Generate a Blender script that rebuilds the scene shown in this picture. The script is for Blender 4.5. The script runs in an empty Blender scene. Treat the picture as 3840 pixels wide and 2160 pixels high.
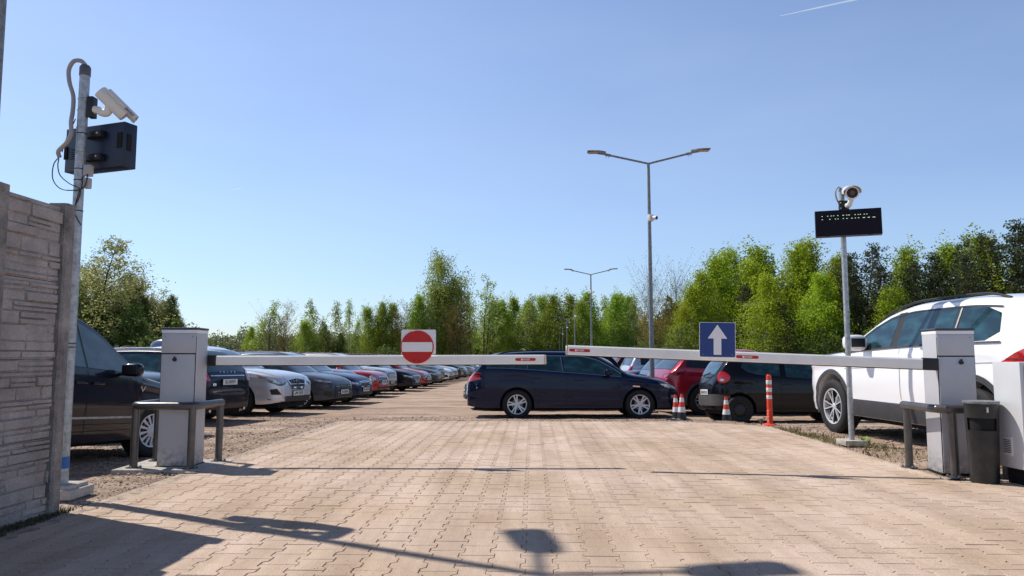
import bpy, bmesh, math, random
import numpy as np
from mathutils import Vector, Matrix, noise, geometry
random.seed(11); RNG = np.random.default_rng(11)
R = math.radians; PI = math.pi
sc = bpy.context.scene
COL = sc.collection
# ------------------------------------------------------------------ camera, world, sun
cam_d = bpy.data.cameras.new("camera"); cam = bpy.data.objects.new("camera", cam_d); COL.objects.link(cam)
CAM_H = 1.02
cam.location = (0, 0, CAM_H); cam.rotation_euler = (R(90 + 5.24), 0, 0)
cam_d.sensor_width = 36; cam_d.lens = 25.99; cam_d.clip_end = 20000; cam_d.clip_start = 0.05
sc.camera = cam
SUN_EL = R(52.0); SUN_AZ = R(61.0)          # azimuth measured from +Y towards -X
world = bpy.data.worlds.new("World"); sc.world = world; world.use_nodes = True
wn = world.node_tree.nodes; wl = world.node_tree.links
for n in list(wn): wn.remove(n)
w_out = wn.new('ShaderNodeOutputWorld'); w_bg = wn.new('ShaderNodeBackground'); w_sky = wn.new('ShaderNodeTexSky')
w_sky.sky_type = 'NISHITA'; w_sky.sun_disc = False; w_sky.sun_elevation = SUN_EL; w_sky.sun_rotation = -SUN_AZ
w_sky.altitude = 300; w_sky.air_density = 1.0; w_sky.dust_density = 0.35; w_sky.ozone_density = 2.6
w_hs = wn.new('ShaderNodeHueSaturation'); w_hs.inputs['Saturation'].default_value = 0.98; w_hs.inputs['Value'].default_value = 1.0
w_mx = wn.new('ShaderNodeMix'); w_mx.data_type = 'RGBA'; w_mx.blend_type = 'MULTIPLY'; w_mx.inputs[0].default_value = 1; w_mx.inputs[7].default_value = (1.03, .985, 1.03, 1)
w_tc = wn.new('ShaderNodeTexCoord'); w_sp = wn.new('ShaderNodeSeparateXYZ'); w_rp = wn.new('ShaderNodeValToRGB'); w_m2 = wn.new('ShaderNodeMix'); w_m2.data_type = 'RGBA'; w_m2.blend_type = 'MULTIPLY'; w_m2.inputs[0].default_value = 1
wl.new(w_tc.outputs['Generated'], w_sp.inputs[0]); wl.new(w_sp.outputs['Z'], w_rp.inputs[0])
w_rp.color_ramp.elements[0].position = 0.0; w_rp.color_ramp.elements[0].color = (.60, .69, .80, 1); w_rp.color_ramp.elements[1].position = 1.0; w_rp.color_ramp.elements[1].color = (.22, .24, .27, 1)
for p_, c_ in ((.06, (.68, .76, .84)), (.16, (.84, .88, .91)), (.28, (.96, .96, .96)), (.46, (1, 1, 1)), (.62, (.42, .44, .48))):  # sky overhead, above the view, dimmed to weaken the ambient fill
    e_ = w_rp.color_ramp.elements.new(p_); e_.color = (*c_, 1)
w_no = wn.new('ShaderNodeTexNoise'); w_no.inputs['Scale'].default_value = 2.2; w_no.inputs['Detail'].default_value = 5; w_mp = wn.new('ShaderNodeMapping'); w_mp.inputs['Scale'].default_value = (1, 1, 3.2); wl.new(w_tc.outputs['Generated'], w_mp.inputs[0]); wl.new(w_mp.outputs[0], w_no.inputs['Vector'])
w_r2 = wn.new('ShaderNodeMapRange'); w_r2.inputs[1].default_value = .3; w_r2.inputs[2].default_value = .75; w_r2.inputs[3].default_value = .0; w_r2.inputs[4].default_value = .11; wl.new(w_no.outputs['Fac'], w_r2.inputs[0])
w_m3 = wn.new('ShaderNodeMix'); w_m3.data_type = 'RGBA'; w_m3.inputs[7].default_value = (5.6, 6.4, 7.2, 1); wl.new(w_r2.outputs[0], w_m3.inputs[0])
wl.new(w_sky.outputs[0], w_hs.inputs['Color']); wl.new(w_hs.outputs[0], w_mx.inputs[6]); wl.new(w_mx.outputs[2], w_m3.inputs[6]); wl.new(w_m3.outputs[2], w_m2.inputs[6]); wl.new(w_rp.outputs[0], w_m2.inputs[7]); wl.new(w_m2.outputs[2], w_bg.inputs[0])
w_bg.inputs[1].default_value = 0.165
wl.new(w_bg.outputs[0], w_out.inputs[0])
sun_d = bpy.data.lights.new("sun", 'SUN'); sun_o = bpy.data.objects.new("sun", sun_d); COL.objects.link(sun_o)
sun_d.energy = 5.0; sun_d.angle = R(0.53); sun_d.color = (1.0, 0.94, 0.85)
sdir = Vector((-math.sin(SUN_AZ) * math.cos(SUN_EL), math.cos(SUN_AZ) * math.cos(SUN_EL), math.sin(SUN_EL)))
sun_o.rotation_euler = sdir.to_track_quat('Z', 'Y').to_euler(); sun_o.location = (0, 0, 50)
sc.view_settings.view_transform = 'Standard'; sc.view_settings.look = 'None'; sc.view_settings.exposure = 0; sc.view_settings.gamma = 1
sc.render.engine = 'CYCLES'
sc.cycles.max_bounces = 6; sc.cycles.transparent_max_bounces = 8
# ------------------------------------------------------------------ materials
MATS = {}
def mat(name, col=(0.5, 0.5, 0.5), rough=0.6, metal=0.0, coat=0.0, var=0.0, vscale=6.0, bump=0.0, bscale=60.0, col2=None, spec=0.5, emit=None, estr=0, alpha=None):
    if name in MATS: return MATS[name]
    m = bpy.data.materials.new(name); m.use_nodes = True; nt = m.node_tree; b = nt.nodes['Principled BSDF']
    b.inputs['Base Color'].default_value = (*col, 1); b.inputs['Roughness'].default_value = rough
    b.inputs['Metallic'].default_value = metal; b.inputs['Coat Weight'].default_value = coat; b.inputs['Coat Roughness'].default_value = 0.03
    b.inputs['Specular IOR Level'].default_value = spec
    tc = nt.nodes.new('ShaderNodeTexCoord')
    if var > 0 or col2:
        n = nt.nodes.new('ShaderNodeTexNoise'); n.inputs['Scale'].default_value = vscale; n.inputs['Detail'].default_value = 6; n.inputs['Roughness'].default_value = 0.65
        nt.links.new(tc.outputs['Object'], n.inputs['Vector'])
        r = nt.nodes.new('ShaderNodeValToRGB')
        c2 = col2 if col2 else tuple(c * (1 - var) for c in col)
        c1 = col if col2 else tuple(min(1, c * (1 + var * 0.6)) for c in col)
        r.color_ramp.elements[0].position = 0.32; r.color_ramp.elements[0].color = (*c2, 1)
        r.color_ramp.elements[1].position = 0.68; r.color_ramp.elements[1].color = (*c1, 1)
        nt.links.new(n.outputs['Fac'], r.inputs[0]); nt.links.new(r.outputs[0], b.inputs['Base Color'])
    if bump > 0:
        n2 = nt.nodes.new('ShaderNodeTexNoise'); n2.inputs['Scale'].default_value = bscale; n2.inputs['Detail'].default_value = 5
        nt.links.new(tc.outputs['Object'], n2.inputs['Vector'])
        bp = nt.nodes.new('ShaderNodeBump'); bp.inputs['Strength'].default_value = bump; bp.inputs['Distance'].default_value = 0.02
        nt.links.new(n2.outputs['Fac'], bp.inputs['Height']); nt.links.new(bp.outputs[0], b.inputs['Normal'])
    if emit:
        b.inputs['Emission Color'].default_value = (*emit, 1); b.inputs['Emission Strength'].default_value = estr
    MATS[name] = m
    return m
def paint(name, col, metal=0.25, rough=0.35):
    """car paint: thin dust film and slightly uneven gloss over a clear coat"""
    if name in MATS: return MATS[name]
    dk = max(col) < .12
    m = mat(name, col, rough=rough, metal=metal * (.6 if dk else 1), coat=.5 if dk else 1.0, spec=.1 if dk else .5)
    nt = m.node_tree; b = nt.nodes['Principled BSDF']
    tc = nt.nodes.new('ShaderNodeTexCoord'); n = nt.nodes.new('ShaderNodeTexNoise'); n.inputs['Scale'].default_value = 2.2; n.inputs['Detail'].default_value = 8
    nt.links.new(tc.outputs['Object'], n.inputs['Vector'])
    sp = nt.nodes.new('ShaderNodeSeparateXYZ'); nt.links.new(tc.outputs['Object'], sp.inputs[0])
    mr = nt.nodes.new('ShaderNodeMapRange'); mr.inputs[1].default_value = 0.9; mr.inputs[2].default_value = 0.15; mr.inputs[3].default_value = 0.0; mr.inputs[4].default_value = 0.02 if dk else 0.055
    nt.links.new(sp.outputs['Z'], mr.inputs[0])
    mu = nt.nodes.new('ShaderNodeMath'); mu.operation = 'MULTIPLY'; nt.links.new(mr.outputs[0], mu.inputs[0]); nt.links.new(n.outputs['Fac'], mu.inputs[1])
    mx = nt.nodes.new('ShaderNodeMix'); mx.data_type = 'RGBA'; mx.inputs[6].default_value = (*col, 1); mx.inputs[7].default_value = (0.23, 0.18, 0.14, 1)
    nt.links.new(mu.outputs[0], mx.inputs[0]); nt.links.new(mx.outputs[2], b.inputs['Base Color'])
    m2 = nt.nodes.new('ShaderNodeMapRange'); m2.inputs[3].default_value = 0.02; m2.inputs[4].default_value = 0.10
    nt.links.new(n.outputs['Fac'], m2.inputs[0]); nt.links.new(m2.outputs[0], b.inputs['Coat Roughness'])
    return m
def glass_mat(name, dark=(0.012, 0.02, 0.026), rough=0.04):
    """tinted car glass seen from outside: dark, clear reflections, faint teal patches mottled into its colour"""
    if name in MATS: return MATS[name]
    m = mat(name, dark, rough=rough, coat=.25, spec=0.5)
    nt = m.node_tree; b = nt.nodes['Principled BSDF']
    tc = nt.nodes.new('ShaderNodeTexCoord'); n = nt.nodes.new('ShaderNodeTexNoise'); n.inputs['Scale'].default_value = 2.4; n.inputs['Detail'].default_value = 2
    mp = nt.nodes.new('ShaderNodeMapping'); mp.inputs['Scale'].default_value = (1.6, 0.6, 3.5)
    nt.links.new(tc.outputs['Object'], mp.inputs[0]); nt.links.new(mp.outputs[0], n.inputs['Vector'])
    r = nt.nodes.new('ShaderNodeValToRGB'); r.color_ramp.elements[0].position = 0.42; r.color_ramp.elements[0].color = (*dark, 1)
    r.color_ramp.elements[1].position = 0.8; r.color_ramp.elements[1].color = (dark[0] * 2 + .01, dark[1] * 2 + .04, dark[2] * 2 + .045, 1)
    nt.links.new(n.outputs['Fac'], r.inputs[0]); nt.links.new(r.outputs[0], b.inputs['Base Color'])
    return m
M_rubber = mat('tyre_rubber', (0.011, 0.011, 0.012), 0.8, var=0.5, vscale=14, bump=0.25, bscale=90)
M_black = mat('black_plastic', (0.011, 0.011, 0.013), 0.5, var=0.3, vscale=9)
M_clad = mat('grey_cladding', (0.045, 0.045, 0.05), 0.6, var=0.2, vscale=8)
M_under = mat('underbody_black', (0.006, 0.006, 0.007), 0.9)
M_chrome = mat('chrome', (0.75, 0.76, 0.78), 0.12, metal=1.0)
M_rim = mat('rim_silver', (0.66, 0.67, 0.69), 0.35, metal=0.25)
M_rimdark = mat('rim_dark', (0.03, 0.03, 0.033), 0.4, metal=0.4)
M_hub = mat('hubcap_silver', (0.62, 0.60, 0.62), 0.4, metal=0.1)
M_edge = mat('edging_concrete', (0.44, 0.345, 0.275), 0.95, var=0.25, vscale=6, bump=0.5, bscale=80)
M_glass = glass_mat('car_glass')
M_glass_teal = glass_mat('tinted_glass', (0.010, 0.032, 0.042))
M_tail = mat('taillight_red', (0.75, 0.012, 0.02), 0.12, coat=1.0, col2=(.30, .004, .01), vscale=24)
M_taild = mat('taillight_dark_red', (0.16, 0.006, 0.012), 0.1, coat=1.0)
M_head = mat('headlight_lens', (0.72, 0.76, 0.80), 0.08, metal=0.35, coat=1.0, col2=(0.25, 0.27, 0.30), vscale=16)
M_headk = mat('headlight_bezel', (0.05, 0.055, 0.06), 0.08, coat=1.0)
M_amber = mat('amber_lens', (0.8, 0.22, 0.03), 0.15, coat=1.0)
M_seam = mat('panel_gap', (0.004, 0.004, 0.005), 0.9)
M_plate = mat('plate_white', (0.75, 0.76, 0.74), 0.4)
M_ink = mat('black_ink', (0.01, 0.01, 0.012), 0.5)
M_galv = mat('galvanised_steel', (0.42, 0.45, 0.47), 0.5, metal=0.55, var=0.35, vscale=25, bump=0.1)
M_galvd = mat('galvanised_steel_weathered', (0.24, 0.26, 0.27), 0.6, metal=0.4, var=0.4, vscale=18)
def dirty_base(m, z0, z1, amt, dirt=(.17, .13, .10)):
    """grime creeping up from the ground: mixes dirt into the lower part of a painted housing"""
    nt = m.node_tree; b = nt.nodes['Principled BSDF']; N = nt.nodes; L = nt.links; src = b.inputs['Base Color'].links[0].from_socket
    g = N.new('ShaderNodeNewGeometry'); sp = N.new('ShaderNodeSeparateXYZ'); L.new(g.outputs['Position'], sp.inputs[0])
    n = N.new('ShaderNodeTexNoise'); n.inputs['Scale'].default_value = 22; n.inputs['Detail'].default_value = 8; L.new(g.outputs['Position'], n.inputs['Vector'])
    mr = N.new('ShaderNodeMapRange'); mr.inputs[1].default_value = z1; mr.inputs[2].default_value = z0; mr.inputs[3].default_value = .02; mr.inputs[4].default_value = amt; L.new(sp.outputs['Z'], mr.inputs[0])
    cr = N.new('ShaderNodeMapRange'); cr.inputs[1].default_value = .38; cr.inputs[2].default_value = .66; L.new(n.outputs['Fac'], cr.inputs[0])
    mu = N.new('ShaderNodeMath'); mu.operation = 'MULTIPLY'; L.new(mr.outputs[0], mu.inputs[0]); L.new(cr.outputs[0], mu.inputs[1])
    mx = N.new('ShaderNodeMix'); mx.data_type = 'RGBA'; mx.inputs[7].default_value = (*dirt, 1); L.new(mu.outputs[0], mx.inputs[0]); L.new(src, mx.inputs[6]); L.new(mx.outputs[2], b.inputs['Base Color'])
M_conc = mat('concrete', (0.30, 0.27, 0.25), 0.95, var=0.45, vscale=5, bump=0.8, bscale=70)
M_concl = mat('concrete_light', (0.48, 0.44, 0.40), 0.95, var=0.3, vscale=7, bump=0.7, bscale=60)
M_grey = mat('grey_powder_coat', (0.50, 0.50, 0.525), 0.45, metal=0.1, var=0.06, vscale=3, bump=0.04, bscale=300)
dirty_base(M_grey, 0.0, .22, .85)
M_lgrey = mat('light_grey_powder_coat', (0.62, 0.63, 0.65), 0.45, metal=0.1, var=0.05, vscale=3)
M_rail = mat('dark_grey_tube', (0.12, 0.113, 0.11), 0.32, metal=0.5, var=0.25, vscale=8)
M_white = mat('white_paint', (0.78, 0.78, 0.77), 0.4, var=0.06, vscale=4)
M_cream = mat('cream_plastic', (0.72, 0.66, 0.52), 0.5)
M_arm = mat('white_aluminium', (0.86, 0.86, 0.84), 0.35, metal=0.1, var=0.08, vscale=3)
M_red = mat('sign_red', (0.55, 0.010, 0.008), 0.4, var=0.1)
M_blue = mat('sign_blue', (0.010, 0.045, 0.22), 0.4, var=0.1)
M_signw = mat('sign_white', (0.86, 0.86, 0.87), 0.4, var=0.05)
M_orange = mat('orange_red_plastic', (0.72, 0.055, 0.018), 0.5, var=0.15, vscale=10)
M_reflw = mat('reflective_white', (0.75, 0.75, 0.73), 0.45, var=0.15, vscale=14)
M_camw = mat('camera_white', (0.70, 0.69, 0.66), 0.45)
# ------------------------------------------------------------------ mesh builder
class MB:
    def __init__(s): s.v = []; s.f = []; s.m = []; s.mats = []
    def mi(s, m):
        if m not in s.mats: s.mats.append(m)
        return s.mats.index(m)
    def add(s, vs, fs, m, M=None):
        o = len(s.v); k = s.mi(m)
        if M is not None: vs = [M @ Vector(p) for p in vs]
        s.v.extend([tuple(p) for p in vs]); s.f.extend([tuple(i + o for i in f) for f in fs]); s.m.extend([k] * len(fs))
    def box(s, c, sz, m, M=None, bev=0.0):
        hx, hy, hz = sz[0] / 2, sz[1] / 2, sz[2] / 2
        if bev <= 0:
            vs = [(c[0] + i * hx, c[1] + j * hy, c[2] + k * hz) for i in (-1, 1) for j in (-1, 1) for k in (-1, 1)]
            fs = [(0, 1, 3, 2), (4, 6, 7, 5), (0, 4, 5, 1), (2, 3, 7, 6), (0, 2, 6, 4), (1, 5, 7, 3)]
            s.add(vs, fs, m, M); return
        bm = bmesh.new(); bmesh.ops.create_cube(bm, size=1.0)
        bmesh.ops.scale(bm, vec=sz, verts=bm.verts); bmesh.ops.translate(bm, vec=c, verts=bm.verts)
        bmesh.ops.bevel(bm, geom=list(bm.edges), offset=bev, segments=2, affect='EDGES', profile=0.6)
        bm.verts.index_update(); s.add([v.co.copy() for v in bm.verts], [tuple(v.index for v in f.verts) for f in bm.faces], m, M); bm.free()
    def tube(s, pts, r, m, n=10, cap=True, M=None):
        pts = [Vector(p) for p in pts]; rs = r if isinstance(r, (list, tuple)) else [r] * len(pts)
        vs = []; fs = []; prev = None
        for i, p in enumerate(pts):
            t = (pts[min(i + 1, len(pts) - 1)] - pts[max(i - 1, 0)]).normalized()
            if prev is None: a = t.cross(Vector((0, 0, 1)) if abs(t.z) < 0.9 else Vector((1, 0, 0))).normalized()
            else: a = (prev - t * prev.dot(t)).normalized()
            prev = a; b = t.cross(a)
            for k in range(n):
                th = 2 * PI * k / n; vs.append(p + (a * math.cos(th) + b * math.sin(th)) * rs[i])
        for i in range(len(pts) - 1):
            for k in range(n):
                fs.append((i * n + k, i * n + (k + 1) % n, (i + 1) * n + (k + 1) % n, (i + 1) * n + k))
        if cap: fs.append(tuple(range(n))[::-1]); fs.append(tuple(range((len(pts) - 1) * n, len(pts) * n)))
        s.add(vs, fs, m, M)
    def lathe(s, prof, m, n=32, M=None, a0=0, a1=2 * PI, mfun=None):
        """prof: (radius, z); axis z"""
        full = abs(a1 - a0 - 2 * PI) < 1e-6; cols = n if full else n + 1
        vs = [(r * math.cos(a0 + (a1 - a0) * k / n), r * math.sin(a0 + (a1 - a0) * k / n), z) for r, z in prof for k in range(cols)]
        for i in range(len(prof) - 1):
            fs = []
            for k in range(n):
                k2 = (k + 1) % cols
                fs.append((i * cols + k, i * cols + k2, (i + 1) * cols + k2, (i + 1) * cols + k))
            mm = mfun(i) if mfun else m
            if mm is None: continue
            o = len(s.v)
            if i == 0 or mfun: s.add(vs, fs, mm, M)
            else:
                base = s._lb; k_ = s.mi(mm); s.f.extend([tuple(q + base for q in f) for f in fs]); s.m.extend([k_] * len(fs)); continue
            s._lb = o
    def prism(s, poly, axis, lo, hi, m, M=None):
        """poly in the two other axes, extruded along axis"""
        def P(p, h):
            return {'x': (h, p[0], p[1]), 'y': (p[0], h, p[1]), 'z': (p[0], p[1], h)}[axis]
        n = len(poly); vs = [P(p, lo) for p in poly] + [P(p, hi) for p in poly]
        fs = [tuple(range(n))[::-1], tuple(range(n, 2 * n))] + [(i, (i + 1) % n, n + (i + 1) % n, n + i) for i in range(n)]
        s.add(vs, fs, m, M)
    def mesh(s, name, smooth=35):
        me = bpy.data.meshes.new(name); me.from_pydata(s.v, [], s.f)
        for m in s.mats: me.materials.append(m)
        me.polygons.foreach_set('material_index', s.m)
        bm = bmesh.new(); bm.from_mesh(me); bmesh.ops.remove_doubles(bm, verts=bm.verts, dist=1e-5)
        bmesh.ops.recalc_face_normals(bm, faces=bm.faces); bm.to_mesh(me); bm.free()
        if smooth:
            me.polygons.foreach_set('use_smooth', [True] * len(me.polygons)); me.set_sharp_from_angle(angle=R(smooth))
        me.update(); return me
    def build(s, name, parent=None, smooth=35, loc=None, rot=None):
        return put(name, s.mesh(name, smooth), parent, loc, rot)
def put(name, me, parent=None, loc=None, rot=None):
    o = bpy.data.objects.new(name, me); COL.objects.link(o)
    if parent is not None: o.parent = parent
    if loc is not None: o.location = loc
    if rot is not None: o.rotation_euler = rot
    return o
def tag(o, label=None, cat=None, group=None, kind=None):
    if label: o['label'] = label
    if cat: o['category'] = cat
    if group: o['group'] = group
    if kind: o['kind'] = kind
    return o
def thing(name, label, cat, loc=(0, 0, 0), rot=(0, 0, 0), group=None):
    o = bpy.data.objects.new(name, None); COL.objects.link(o); o.location = loc; o.rotation_euler = rot; o.empty_display_size = 0.3
    return tag(o, label, cat, group)
def kids(o): return [c for c in o.children]
def copy_tree(o, parent=None):
    c = o.copy(); COL.objects.link(c); c.parent = parent
    for ch in kids(o): copy_tree(ch, c)
    return c
_tcache = {}
def text_mesh(txt, size, m, ext=0.002, key=''):
    k = (txt, size, m.name)
    if k in _tcache: return _tcache[k]
    cu = bpy.data.curves.new('lettering', 'FONT'); cu.body = txt; cu.size = size; cu.align_x = 'CENTER'; cu.align_y = 'CENTER'; cu.extrude = ext; cu.resolution_u = 3; cu.offset = size * 0.012
    ob = bpy.data.objects.new('lettering', cu); COL.objects.link(ob)
    dg = bpy.context.evaluated_depsgraph_get(); dg.update()
    me = bpy.data.meshes.new_from_object(ob.evaluated_get(dg)); me.materials.clear(); me.materials.append(m)
    bpy.data.objects.remove(ob); bpy.data.curves.remove(cu); me.name = 'lettering'
    _tcache[k] = me; return me
# ------------------------------------------------------------------ the lie of the land
def interp(v, xs, ys): return float(np.interp(v, xs, ys))
YS_M = [-50, 11.6, 12.2, 13.7, 16.2, 20, 26, 60, 120, 400]; ZS_M = [0, 0, -0.03, -0.155, -0.32, -0.40, -0.46, -0.65, -0.9, -1.2]
YS_L = [-50, 6.5, 9.1, 11.5, 16.2, 20, 26, 60, 120, 400];   ZS_L = [0.0, 0.0, -0.19, -0.26, -0.33, -0.40, -0.46, -0.65, -0.9, -1.2]
YS_R = [-50, 10.5, 13.7, 16.2, 20, 26, 60, 120, 400];       ZS_R = [0, 0, -0.22, -0.40, -0.45, -0.48, -0.65, -0.9, -1.2]
def gh(x, y):
    a = interp(y, YS_M, ZS_M); l = interp(y, YS_L, ZS_L); r = interp(y, YS_R, ZS_R)
    tl = min(1, max(0, (-3.0 - x) / 1.2)); tr = min(1, max(0, (x - 3.6) / 0.6))
    tl = tl * tl * (3 - 2 * tl)
    return a * (1 - tl) * (1 - tr) + l * tl + r * tr * (1 - tl)
PA = R(1.6)
def pav(u, v): return (u * math.cos(PA) + v * math.sin(PA), -u * math.sin(PA) + v * math.cos(PA))
def unpav(x, y): return (x * math.cos(PA) - y * math.sin(PA), x * math.sin(PA) + y * math.cos(PA))
U0, U1 = -3.02, 3.42
def vmax(u): return 11.72 if u < 2.3 else 11.72 - (u - 2.3) * 0.62
def in_pav(x, y, g=0.0):
    u, v = unpav(x, y)
    if v < 6.25 - g: return u > U0 + g and u < 6.0 - g
    return u > U0 + g and u < U1 - g and v < vmax(u) - g
# ground sheet
def axis(dense0, dense1, step, lo, hi, grow):
    a = list(np.arange(dense0, dense1, step)); st = step
    while a[-1] < hi: st *= grow; a.append(a[-1] + st)
    st = step; b = []
    c = dense0
    while c > lo: st *= grow; c -= st; b.append(c)
    return b[::-1] + a
gx = axis(-7.5, 8.5, 0.085, -900, 900, 1.16); gy = axis(4.2, 17.5, 0.085, -60, 2600, 1.09)
gv = []
for y in gy:
    for x in gx:
        z = gh(x, y)
        amp = 1.0 if not in_pav(x, y, -0.02) else 0.0
        if amp:
            n1 = noise.noise(Vector((x * 1.1, y * 1.1, 0))); n2 = noise.noise(Vector((x * 6, y * 6, 4))); n3 = noise.noise(Vector((x * 17, y * 17, 9)))
            z += n1 * 0.018 + n2 * 0.007 + n3 * 0.005 - 0.020
            if x > 3.7 and 8 < y < 9.4: z += 0.0
            if -3.6 < x < -2.6 and 6.5 < y < 7.6: z -= 0.01
        else: z -= 0.06
        gv.append((x, y, z))
nx = len(gx)
gf = [(j * nx + i, j * nx + i + 1, (j + 1) * nx + i + 1, (j + 1) * nx + i) for j in range(len(gy) - 1) for i in range(nx - 1)]
gm = bpy.data.meshes.new('ground'); gm.from_pydata(gv, [], gf); gm.polygons.foreach_set('use_smooth', [True] * len(gf))
def ground_material():
    m = bpy.data.materials.new('gravel_and_dirt'); m.use_nodes = True; nt = m.node_tree; N = nt.nodes; L = nt.links; b = N['Principled BSDF']
    b.inputs['Roughness'].default_value = 0.95; b.inputs['Specular IOR Level'].default_value = 0.15
    geo = N.new('ShaderNodeNewGeometry')
    def nz(scale, det=6, rough=0.6, vec=None):
        n = N.new('ShaderNodeTexNoise'); n.inputs['Scale'].default_value = scale; n.inputs['Detail'].default_value = det; n.inputs['Roughness'].default_value = rough
        L.new(vec or geo.outputs['Position'], n.inputs['Vector']); return n
    def ramp(src, stops):
        r = N.new('ShaderNodeValToRGB'); r.color_ramp.elements[0].position = stops[0][0]; r.color_ramp.elements[0].color = (*stops[0][1], 1)
        r.color_ramp.elements[1].position = stops[-1][0]; r.color_ramp.elements[1].color = (*stops[-1][1], 1)
        for p, c in stops[1:-1]:
            e = r.color_ramp.elements.new(p); e.color = (*c, 1)
        L.new(src, r.inputs[0]); return r
    big = nz(0.35, 5, 0.55); fine = nz(38, 8, 0.75)
    stretch = N.new('ShaderNodeMapping'); stretch.inputs['Scale'].default_value = (0.5, 2.6, 1); stretch.inputs['Rotation'].default_value = (0, 0, R(-9)); L.new(geo.outputs['Position'], stretch.inputs[0])
    streak = nz(1.0, 7, 0.65, stretch.outputs[0])
    c_a = ramp(streak.outputs['Fac'], [(0.34, (0.33, 0.225, 0.17)), (0.5, (0.50, 0.375, 0.29)), (0.66, (0.68, 0.55, 0.44))])
    c_b = ramp(fine.outputs['Fac'], [(0.34, (0.40, 0.37, 0.35)), (0.5, (0.88, 0.87, 0.86)), (0.66, (1.35, 1.32, 1.28))])
    mul = N.new('ShaderNodeMix'); mul.data_type = 'RGBA'; mul.blend_type = 'MULTIPLY'; mul.inputs[0].default_value = 1
    L.new(c_a.outputs[0], mul.inputs[6]); L.new(c_b.outputs[0], mul.inputs[7])
    # far beyond the lot: meadow green
    sp = N.new('ShaderNodeSeparateXYZ'); L.new(geo.outputs['Position'], sp.inputs[0])
    mr = N.new('ShaderNodeMapRange'); mr.inputs[1].default_value = 95; mr.inputs[2].default_value = 125; L.new(sp.outputs['Y'], mr.inputs[0])
    green = ramp(big.outputs['Fac'], [(0.3, (0.05, 0.07, 0.02)), (0.7, (0.11, 0.12, 0.045))])
    mg = N.new('ShaderNodeMix'); mg.data_type = 'RGBA'; L.new(mr.outputs[0], mg.inputs[0]); L.new(mul.outputs[2], mg.inputs[6]); L.new(green.outputs[0], mg.inputs[7])
    L.new(mg.outputs[2], b.inputs['Base Color'])
    vor = N.new('ShaderNodeTexVoronoi'); vor.inputs['Scale'].default_value = 42; L.new(geo.outputs['Position'], vor.inputs['Vector'])
    bp = N.new('ShaderNodeBump'); bp.inputs['Strength'].default_value = 1.0; bp.inputs['Distance'].default_value = 0.03; L.new(fine.outputs['Fac'], bp.inputs['Height'])
    bp2 = N.new('ShaderNodeBump'); bp2.inputs['Strength'].default_value = 0.7; bp2.inputs['Distance'].default_value = 0.012; bp2.invert = True
    L.new(vor.outputs['Distance'], bp2.inputs['Height']); L.new(bp.outputs[0], bp2.inputs['Normal']); L.new(bp2.outputs[0], b.inputs['Normal'])
    return m
gm.materials.append(ground_material())
ground = put('ground', gm); tag(ground, kind='structure')
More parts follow.
